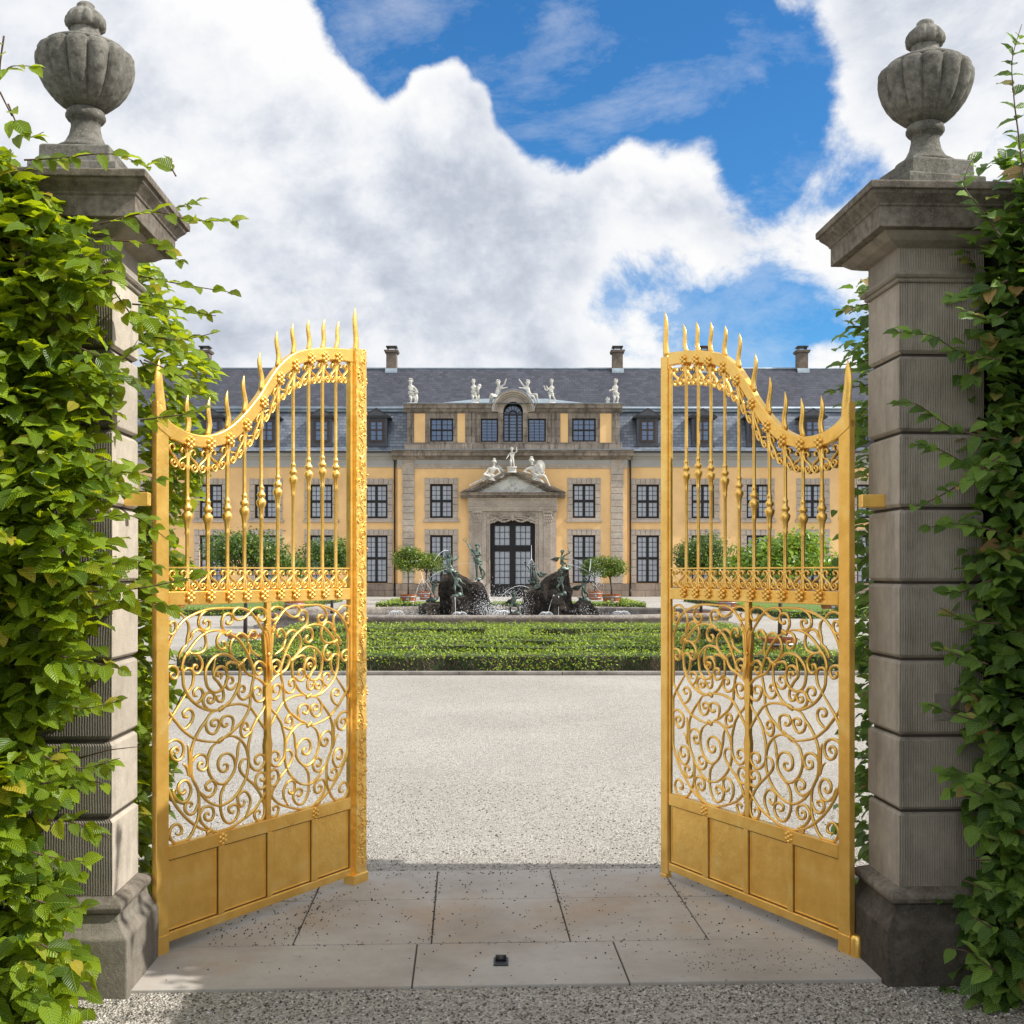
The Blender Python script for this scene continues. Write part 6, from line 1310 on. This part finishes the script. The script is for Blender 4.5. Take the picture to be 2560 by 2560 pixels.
    # door
    dm = MB(); Y = YC+.18; x0, x1 = -1.41, 1.49; mxd = .04
    dm.box(x0, x0+.30, Y-.03, Y+.06, 0, 4.80).box(x1-.30, x1, Y-.03, Y+.06, 0, 4.80).box(mxd-.20, mxd+.20, Y-.035, Y+.06, 0, 5.0)
    dm.box(x0+.30, x1-.30, Y-.032, Y+.06, 2.92, 3.34).box(x0+.30, x1-.30, Y-.031, Y+.06, 0, .82).box(x0+.301, x1-.301, Y-.028, Y+.05, 4.58, 5.04)
    dm.box(x0, x1, Y-.06, Y-.03, 3.08, 3.14)
    for a, c in ((x0+.30, mxd-.20), (mxd+.20, x1-.30)):
        for k in (1, 2): x = a+(c-a)*k/3; dm.box(x-.016, x+.016, Y-.01, Y+.03, .82, 4.6)
        for k in range(1, 5): z = .82+2.1*k/5; dm.box(a, c, Y-.008, Y+.028, z-.015, z+.015)
        for k in range(1, 3): z = 3.34+1.26*k/3; dm.box(a, c, Y-.008, Y+.028, z-.015, z+.015)
    do = dm.build('door', M['sash'], b)
    MB().box(x0+.2, x1-.2, Y+.031, Y+.04, .7, 4.7).build('pane', M['curtain'], do)
    # roof: mansard
    X0, X1 = -36.6, 36.6
    q = MB(); q.add([(X0, YW-.55, 9.40), (X1, YW-.55, 9.40), (X1, YW+.25, 9.80), (X0, YW+.25, 9.80), (X1, YW+1.35, 12.38), (X0, YW+1.35, 12.38)], [(0, 1, 2, 3), (3, 2, 4, 5)])
    q.add([(X0, 87.0, 9.40), (X1, 87.0, 9.40), (X1, 85.5, 12.38), (X0, 85.5, 12.38)], [(1, 0, 3, 2)])
    ro = q.build('roof', M['slate_low'], b)
    for x in (X0, X1): MB().add([(x, YW-.5, 9.3), (x, 87, 9.3), (x, 85.5, 12.38), (x, 80.5, 16.0), (x, YW+1.35, 12.38)], [(0, 1, 2, 3, 4)]).build('gable', M['slate_dark'], ro)
    q = MB(); q.add([(X0, YW+1.22, 12.42), (X1, YW+1.22, 12.42), (X1, 80.5, 16.0), (X0, 80.5, 16.0)], [(0, 1, 2, 3)]); q.add([(X0, 85.5, 12.40), (X1, 85.5, 12.40), (X1, 80.5, 16.0), (X0, 80.5, 16.0)], [(1, 0, 3, 2)])
    q.build('upper_slope', M['slate_up'], ro)
    q = MB(); q.tube([(X0, YW+1.2, 12.42), (X1, YW+1.2, 12.42)], .11, 10); q.prism([(YW+1.10, 12.20), (YW+1.30, 12.50), (YW+1.35, 12.40), (YW+1.22, 12.15)], X0, X1, 'x'); q.build('lead_roll', M['lead'], ro, True)
    MB().tube([(X0, 80.5, 16.0), (X1, 80.5, 16.0)], .07, 8).build('ridge', M['lead'], ro, True)
    for x in (-21.7, -8.5, 7.45, 13.6, 20.5):
        c = MB().box(x-.36, x+.36, 80.1, 80.9, 15.4, 17.05).box(x-.46, x+.46, 79.98, 81.02, 17.05, 17.14).box(x-.50, x+.50, 79.95, 81.05, 17.14, 17.24).build('chimney', M['chim'], ro, bevel=.02)
        MB().box(x-.30, x-.24, 80.2, 80.8, 17.24, 17.46).box(x+.24, x+.30, 80.2, 80.8, 17.24, 17.46).box(x-.38, x+.38, 80.1, 80.9, 17.46, 17.54).build('cowl', M['pipe'], c)
        MB().prism([(79.9, 15.6), (80.09, 15.62), (80.09, 15.95), (79.95, 15.75)], x-.42, x+.42, 'x').build('flashing', M['lead'], c)
    # dormers
    def dormer():
        d = MB().box(-.70, .70, .0, 1.6, 0, 1.80).box(-.78, .78, -.06, .3, -.09, .0).build('dormer', M['slate_dark'], ro)
        MB().prism([(-.94, 1.78), (.94, 1.78), (.94, 1.87), (0, 2.42), (-.94, 1.87)], -.20, 2.4).build('dormer_roof', M['dormer_top'], d)
        MB().prism([(-.70, 1.92), (.70, 1.92), (0, 2.32)], -.215, -.20).build('dormer_pediment', M['slate_dark'], d)
        sash(.98, 1.42, 1, 2, 2, .55, .13, .10).build('dormer_sash', M['dark_sash'], d, loc=(0, -.02, .22))
        MB().box(-.40, .40, .0, .01, .30, 1.60).build('dormer_pane', M['sky_glass'], d, loc=(0, -.008, 0))
        return d
    d0 = dormer()
    first = True
    for s in (-1, 1):
        for c in cols:
            d = d0 if first else copy_tree(d0, ro); first = False
            d.location = (s*c, YW+.12, 9.85)
    # attic storey over the centre
    ya = YC+.06; z0, z1 = 9.475, 11.92
    mb = MB(); hs = [(-5.30, -3.81, 10.05, 11.54), (3.90, 5.42, 10.05, 11.54), (-2.03, -.90, 10.03, 11.54), (1.03, 2.19, 10.03, 11.54), (-.57, .70, 10.03, 11.92)]
    wall_holes(mb, -6.79, 6.95, z0, z1, hs, ya, .28)
    for x in (-6.79, 6.95): mb.add([(x, ya, z0), (x, 78, z0), (x, 78, 12.3), (x, ya, 12.3)], [(0, 1, 2, 3)])
    at = mb.build('attic_wall', M['sand_dark'], b)
    for a, c in ((-6.34, -5.62), (-3.54, -3.03), (3.13, 3.62), (5.70, 6.45)): MB().box(a, c, ya-.02, ya+.02, 9.98, 11.86).build('render_panel', M['yellow'], at)
    rib = MB()
    for a, c in ((-6.79, -6.35), (-3.02, -2.62), (-2.60, -2.40), (2.60, 2.78), (2.80, 3.12), (6.46, 6.95)): rib.box(a, c, ya-.07, ya+.02, 9.95, 11.90)
    for a, c in ((-5.60, -5.31), (-3.80, -3.55), (3.63, 3.89), (5.43, 5.69)): rib.box(a, c, ya-.045, ya+.02, 9.98, 11.86)
    for a, c in ((-5.60, -3.55), (3.63, 5.69)): rib.box(a, c, ya-.044, ya+.02, 11.545, 11.865)
    rib.box(-2.30, -2.035, ya-.045, ya+.02, 10.0, 11.80).box(-.895, -.575, ya-.05, ya+.02, 9.9, 11.92).box(.705, 1.025, ya-.05, ya+.02, 9.9, 11.92).box(2.195, 2.5, ya-.045, ya+.02, 10.0, 11.80)
    for k_ in range(0, len(rib.v), 8):
        MB().add(rib.v[k_:k_+8], rib.f[:6]).build('pilaster_strip', M['sand_dark'], at, bevel=.01)
    MB().box(-6.95, 7.10, ya-.14, ya+.02, z0, 9.95).build('attic_plinth', M['sand_dark'], at, bevel=.02)
    prof = [(ya+.3, 11.92), (ya-.10, 11.921), (ya-.12, 12.04), (ya-.16, 12.06), (ya-.18, 12.14), (ya-.40, 12.18), (ya-.40, 12.30), (ya-.50, 12.40), (ya-.50, 12.44), (ya+.3, 12.44)]
    for a, c in ((-6.98, -1.30), (1.45, 7.12)): MB().prism(prof, a, c, 'x').build('attic_cornice', M['sand_dark'], at)
    for a, c in ((-7.02, -1.28), (1.43, 7.16)): MB().box(a, c, ya-.54, ya+.6, 12.441, 12.475).build('attic_flashing', M['lead'], at)
    # arched hood
    cxh, czh = .075, 11.98
    def band(r0, r1, y0, y1, a0=-.02, a1=PI+.02, n=28):
        m_ = MB(); vs = []
        for i in range(n+1):
            a = a0+(a1-a0)*i/n; ca, sa = math.cos(a), math.sin(a)
            vs += [(cxh+r0*ca, y0, czh+r0*sa), (cxh+r1*ca, y0, czh+r1*sa), (cxh+r1*ca, y1, czh+r1*sa), (cxh+r0*ca, y1, czh+r0*sa)]
        fs = [(i*4+j, i*4+(j+1) % 4, i*4+4+(j+1) % 4, i*4+4+j) for i in range(n) for j in range(4)]+[(3, 2, 1, 0), (n*4, n*4+1, n*4+2, n*4+3)]
        return m_.add(vs, fs)
    hd = band(.64, .98, ya-.05, ya+.3, -.10, PI+.10); hd2 = band(.981, 1.10, ya-.16, ya+.3); hd.add(hd2.v, hd2.f); h3 = band(1.101, 1.22, ya-.30, ya+.3); hd.add(h3.v, h3.f); h4 = band(1.221, 1.355, ya-.46, ya+.3); hd.add(h4.v, h4.f)
    hd.build('arched_gable', M['sand_plain'], at)
    band(1.356, 1.395, ya-.52, ya+2.6).build('gable_flashing', M['lead'], at, True)
    # attic windows
    def aw(x0, x1, zb, h, cols_, r, four):
        w = x1-x0; f = sash(w, h, cols_, r, r, .5, .09, .10, four).build('window', M['sash'], at, loc=((x0+x1)/2, ya+.14, zb)); MB().box(-w/2+.03, w/2-.03, .021, .04, .03, h-.03).build('pane', M['sky_glass'], f); return f
    aw(-5.30, -3.81, 10.05, 1.49, 2, 2, True); aw(3.90, 5.42, 10.05, 1.49, 2, 2, True); aw(-2.03, -.90, 10.03, 1.51, 3, 7, False); aw(1.03, 2.19, 10.03, 1.51, 3, 7, False)
    q = MB(); yy = ya+.14; R0 = .635; zc = 11.81; xc = .065
    def arcpts(r, n=20): return [(xc+r*math.cos(PI*i/n), yy, zc+r*math.sin(PI*i/n)) for i in range(n+1)]
    q.box(-.57, -.49, yy-.03, yy+.05, 10.03, zc).box(.62, .70, yy-.03, yy+.05, 10.03, zc).box(-.49, .62, yy-.028, yy+.05, 10.03, 10.12)
    for x in (-.19, .32): q.box(x-.05, x+.05, yy-.035, yy+.05, 10.12, zc)
    for k in range(1, 8): z = 10.12+(zc-10.12)*k/8; q.box(-.49, .62, yy, yy+.03, z-.015, z+.015)
    q.box(-.49, .62, yy-.033, yy+.05, zc-.05, zc+.03)
    q.tube(arcpts(.60), 1, 6, flat=(.04, .04), up=(0, 1, 0)).tube(arcpts(.24), 1, 6, flat=(.035, .03), up=(0, 1, 0))
    for k in range(1, 7): a = PI*k/7; q.tube([(xc+.24*math.cos(a), yy, zc+.24*math.sin(a)), (xc+.60*math.cos(a), yy, zc+.60*math.sin(a))], .015, 5)
    f = q.build('arched_window', M['sash'], at)
    MB().prism([(-.54, 10.05), (.67, 10.05)]+[(xc+.60*math.cos(PI*i/16), zc+.60*math.sin(PI*i/16)) for i in range(17)], yy+.051, yy+.06).build('pane', M['sky_glass'], f)
    # lead roof behind the attic
    q = MB(); q.add([(-7.0, ya-.5, 12.478), (7.1, ya-.5, 12.478), (7.1, 77, 12.6), (-7.0, 77, 12.6)], [(0, 1, 2, 3)])
    q.add([(-4.9, ya-.2, 12.482), (5.0, ya-.2, 12.482), (1.5, ya+2.4, 13.15), (-1.4, ya+2.4, 13.15)], [(0, 1, 2, 3)]); q.add([(-4.9, ya-.2, 12.482), (-1.4, ya+2.4, 13.15), (-1.4, ya+3.8, 13.5)], [(0, 1, 2)]); q.add([(5.0, ya-.2, 12.482), (1.5, ya+3.8, 13.5), (1.5, ya+2.4, 13.15)], [(0, 1, 2)])
    q.build('attic_lead_roof', M['lead'], at)
    return b

# ------------------------------------------------------------------ sky, sun, camera
SUN_EL, SUN_AZ = 41., 7.5      # degrees; azimuth measured from +X towards the viewer
def world():
    w = bpy.data.worlds.new('World'); SC.world = w; w.use_nodes = True; nt = w.node_tree; nt.nodes.clear(); nb = NB(nt)
    out = nb.n('ShaderNodeOutputWorld'); sky = nb.n('ShaderNodeTexSky', sky_type='NISHITA'); sky.sun_disc = False
    sky.sun_elevation = math.radians(SUN_EL); sky.sun_rotation = math.radians(90+SUN_AZ); sky.air_density = 1.0; sky.dust_density = .4; sky.ozone_density = 2.5
    bg1 = nb.n('ShaderNodeBackground'); bg1.inputs[1].default_value = SKY_S; 
    hs = nb.n('ShaderNodeHueSaturation'); hs.inputs['Saturation'].default_value = 1.22; nb.l(sky.outputs[0], hs.inputs['Color']); nb.l(nb.mixc(1., hs.outputs[0], (.50, .86, 1.04), 'MULTIPLY'), bg1.inputs[0])
    v = nb.coord('Generated')
    def fbm(loc):
        mv = nb.mapping(v, (1, 1, 1.25), tuple(a+b for a, b in zip(CLOUD_LOC, loc)))
        a_ = nb.noise(mv, 2.6, 12, .60, .15)
        return a_
    n1 = fbm((0, 0, 0)); nS = fbm((.022, -.004, .030))
    n2 = nb.noise(nb.mapping(v, (1, 1, 1.3), (4.1, 2.2, 1.7)), 9, 10, .66, .35)
    dens = nb.math('ADD', nb.math('MULTIPLY', n1, 1.35), nb.math('MULTIPLY', n2, .62))
    # broad openings and banks in the cloud cover, each round a direction of the sky
    nm = nb.n('ShaderNodeVectorMath', operation='NORMALIZE'); nb.l(v, nm.inputs[0])
    def blob(acc, px, py, k, r):
        d = Vector(((px-1280)/2844, 1, (1430-py)/2844)).normalized()
        dp = nb.n('ShaderNodeVectorMath', operation='DOT_PRODUCT'); nb.l(nm.outputs[0], dp.inputs[0]); dp.inputs[1].default_value = d
        f = nb.n('ShaderNodeMapRange', interpolation_type='SMOOTHSTEP'); nb.l(dp.outputs['Value'], f.inputs[0]); f.inputs[1].default_value = math.cos(r); f.inputs[2].default_value = 1; f.inputs[3].default_value = 0; f.inputs[4].default_value = k
        return nb.math('ADD', acc, f.outputs[0])
    for (px, py, k, r) in BLOBS:
        d = Vector(((px-1280)/2844, 1, (1430-py)/2844)).normalized()
        dp = nb.n('ShaderNodeVectorMath', operation='DOT_PRODUCT'); nb.l(nm.outputs[0], dp.inputs[0]); dp.inputs[1].default_value = d
        c = math.cos(r); f = nb.n('ShaderNodeMapRange', interpolation_type='SMOOTHSTEP'); nb.l(dp.outputs['Value'], f.inputs[0]); f.inputs[1].default_value = c; f.inputs[2].default_value = 1; f.inputs[3].default_value = 0; f.inputs[4].default_value = k
        dens = nb.math('ADD', dens, f.outputs[0])
    dens = nb.math('ADD', dens, -.365)
    mask = nb.n('ShaderNodeMapRange', interpolation_type='SMOOTHSTEP'); nb.l(dens, mask.inputs[0]); mask.inputs[1].default_value = .41; mask.inputs[2].default_value = .60
    veil = nb.math('MULTIPLY', nb.rng(nb.noise(nb.mapping(v, (1, 1, 2.2), (2.2, 5.1, .3), (0, .5, 0)), 4.5, 10, .66, .25), .47, .78), .62)
    msk = nb.math('MAXIMUM', mask.outputs[0], veil)
    # cloud body: sunlit billows white, thick bases grey
    lit = nb.math('ADD', nb.math('MULTIPLY', nb.math('SUBTRACT', n1, nS), 4.2), nb.rng(n2, .35, .65, -.22, .22))
    n3 = nb.noise(nb.mapping(v, (1, 1, 1.6), (1.3, 7.7, 3.1)), 2.4, 5, .5, .1)
    deep = nb.math('ADD', nb.math('MULTIPLY', nb.rng(dens, .55, .80), .34), nb.math('MULTIPLY', nb.rng(n3, .42, .66), .34))
    for bl in GREYS: deep = blob(deep, bl[0], bl[1], bl[2]*.42, bl[3]*1.2)
    deep = nb.math('SUBTRACT', deep, lit)
    cc = nb.ramp(deep, [(.12, (1.0, 1.0, 1.0)), (.42, (.89, .91, .95)), (.72, (.70, .74, .82)), (1.0, (.54, .59, .68))])
    sy = nb.n('ShaderNodeSeparateXYZ'); nb.l(nm.outputs[0], sy.inputs[0])
    st = nb.math('MULTIPLY', nb.rng(sy.outputs[1], -.1, .35, 1.5, 1.0), CLOUD_S)  # unseen clouds behind the camera made brighter to lift the shade
    bg2 = nb.n('ShaderNodeBackground'); nb.l(cc, bg2.inputs[0]); nb.l(st, bg2.inputs[1])
    mx = nb.n('ShaderNodeMixShader'); nb.l(msk, mx.inputs[0]); nb.l(bg1.outputs[0], mx.inputs[1]); nb.l(bg2.outputs[0], mx.inputs[2]); nb.l(mx.outputs[0], out.inputs[0])
SKY_S = .085; CLOUD_S = .56; CLOUD_LOC = (.35, .2, .1)
BLOBS = [(a*1.325, b*1.325, k, r) for a, b, k, r in (
    (700, 20, -.24, .07), (740, 60, -.30, .08), (760, 130, -.18, .05), (850, 20, -.3, .07), (930, 60, -.24, .09), (1010, 120, -.22, .10), (1130, 150, -.22, .10), (1260, 150, -.22, .10), (1380, 170, -.20, .10), (1480, 110, -.20, .08), (1060, 230, -.12, .07), (1270, 60, -.16, .09),
    (1200, 560, -.19, .095), (1120, 545, -.08, .05), (1290, 570, -.08, .05), (1500, 640, -.24, .085), (1400, 620, -.10, .06), (1580, 600, -.10, .06), (1570, 330, -.16, .07), (1420, 340, -.10, .05), (410, 250, -.06, .05),
    (825, 105, .34, .035), (845, 170, .34, .05), (860, 260, .2, .07), (300, 200, .14, .25), (580, 120, .12, .06), (700, 430, .20, .22), (1050, 400, .22, .10), (1250, 290, .24, .07), (1300, 430, .16, .06), (1750, 70, .16, .10), (1640, 500, .18, .07), (1560, 690, .22, .03), (900, 600, .2, .14), (120, 640, .3, .25), (460, 660, .2, .06), (1020, -10, .24, .04), (1250, -20, .16, .04))]
GREYS = [(a*1.325, b*1.325, k, r) for a, b, k, r in ((800, 520, .42, .10), (930, 590, .35, .10), (650, 620, .25, .10), (400, 380, .15, .12), (1150, 420, .15, .06), (550, 60, -.35, .12), (1150, 320, -.3, .08), (300, 560, -.2, .12), (1560, 450, -.2, .1), (60, 40, .15, .12))]
def camera_sun():
    cd = bpy.data.cameras.new('camera'); cam = bpy.data.objects.new('camera', cd); COL.objects.link(cam); SC.camera = cam
    cam.location = (0, 0, 1.6); cam.rotation_euler = (math.radians(90), 0, math.radians(0)); cd.sensor_width = 36; cd.lens = 36*2844/2560
    cd.shift_y = 150/2560; cd.clip_end = 2000; cd.clip_start = .05
    ld = bpy.data.lights.new('sun', 'SUN'); ld.energy = SUN_E; ld.angle = math.radians(.5); ld.color = (1, .955, .88)
    lo = bpy.data.objects.new('sun', ld); COL.objects.link(lo)
    e, a = math.radians(SUN_EL), math.radians(SUN_AZ); d = Vector((math.cos(e)*math.cos(a), -math.cos(e)*math.sin(a), math.sin(e)))
    lo.rotation_euler = d.to_track_quat('Z', 'Y').to_euler(); lo.location = d*50
    vs = SC.view_settings; vs.view_transform = 'Standard'; vs.look = 'None'; vs.exposure = EXPO; vs.gamma = 1
SUN_E = 3.6; EXPO = .82
build_materials()
M['recess_shade'] = mat_simple('recess_shadow_tone', (.10, .055, .018), .6, .3)  # recess shadow of the gate panels as a dark colour
M['bare'] = mat_simple('bare_hedge_twigs', (.12, .075, .055), .9, 0, .4, 30)
M['dark_joint'] = mat_simple('dark_joint', (.07, .055, .045), .95)
M['soil_bed'] = mat_simple('parterre_bed', (.14, .11, .085), .95, 0, .4, 12, .5, 60, .02)
M['sand_sur'] = m_rough_stone('window_sandstone', (.25, .21, .175), (.40, .34, .285), (.50, .435, .37), .35, False, .012, .45)
M['chim'] = m_rough_stone('chimney_stone', (.09, .075, .06), (.16, .13, .105), (.24, .20, .165), .5, False, .02, .6)
M['dormer_top'] = mat_simple('dormer_roof_metal', (.018, .017, .018), .5, 0, .3, 4)
M['dark_sash'] = mat_simple('brown_sash', (.035, .022, .018), .5, 0, .3, 4)
world(); camera_sun(); ground(); gates_and_hedges(); parterre(); lawns(); trees(); fountain(); statues(); palace()
SC.cycles.max_bounces = 8; SC.cycles.use_denoising = True
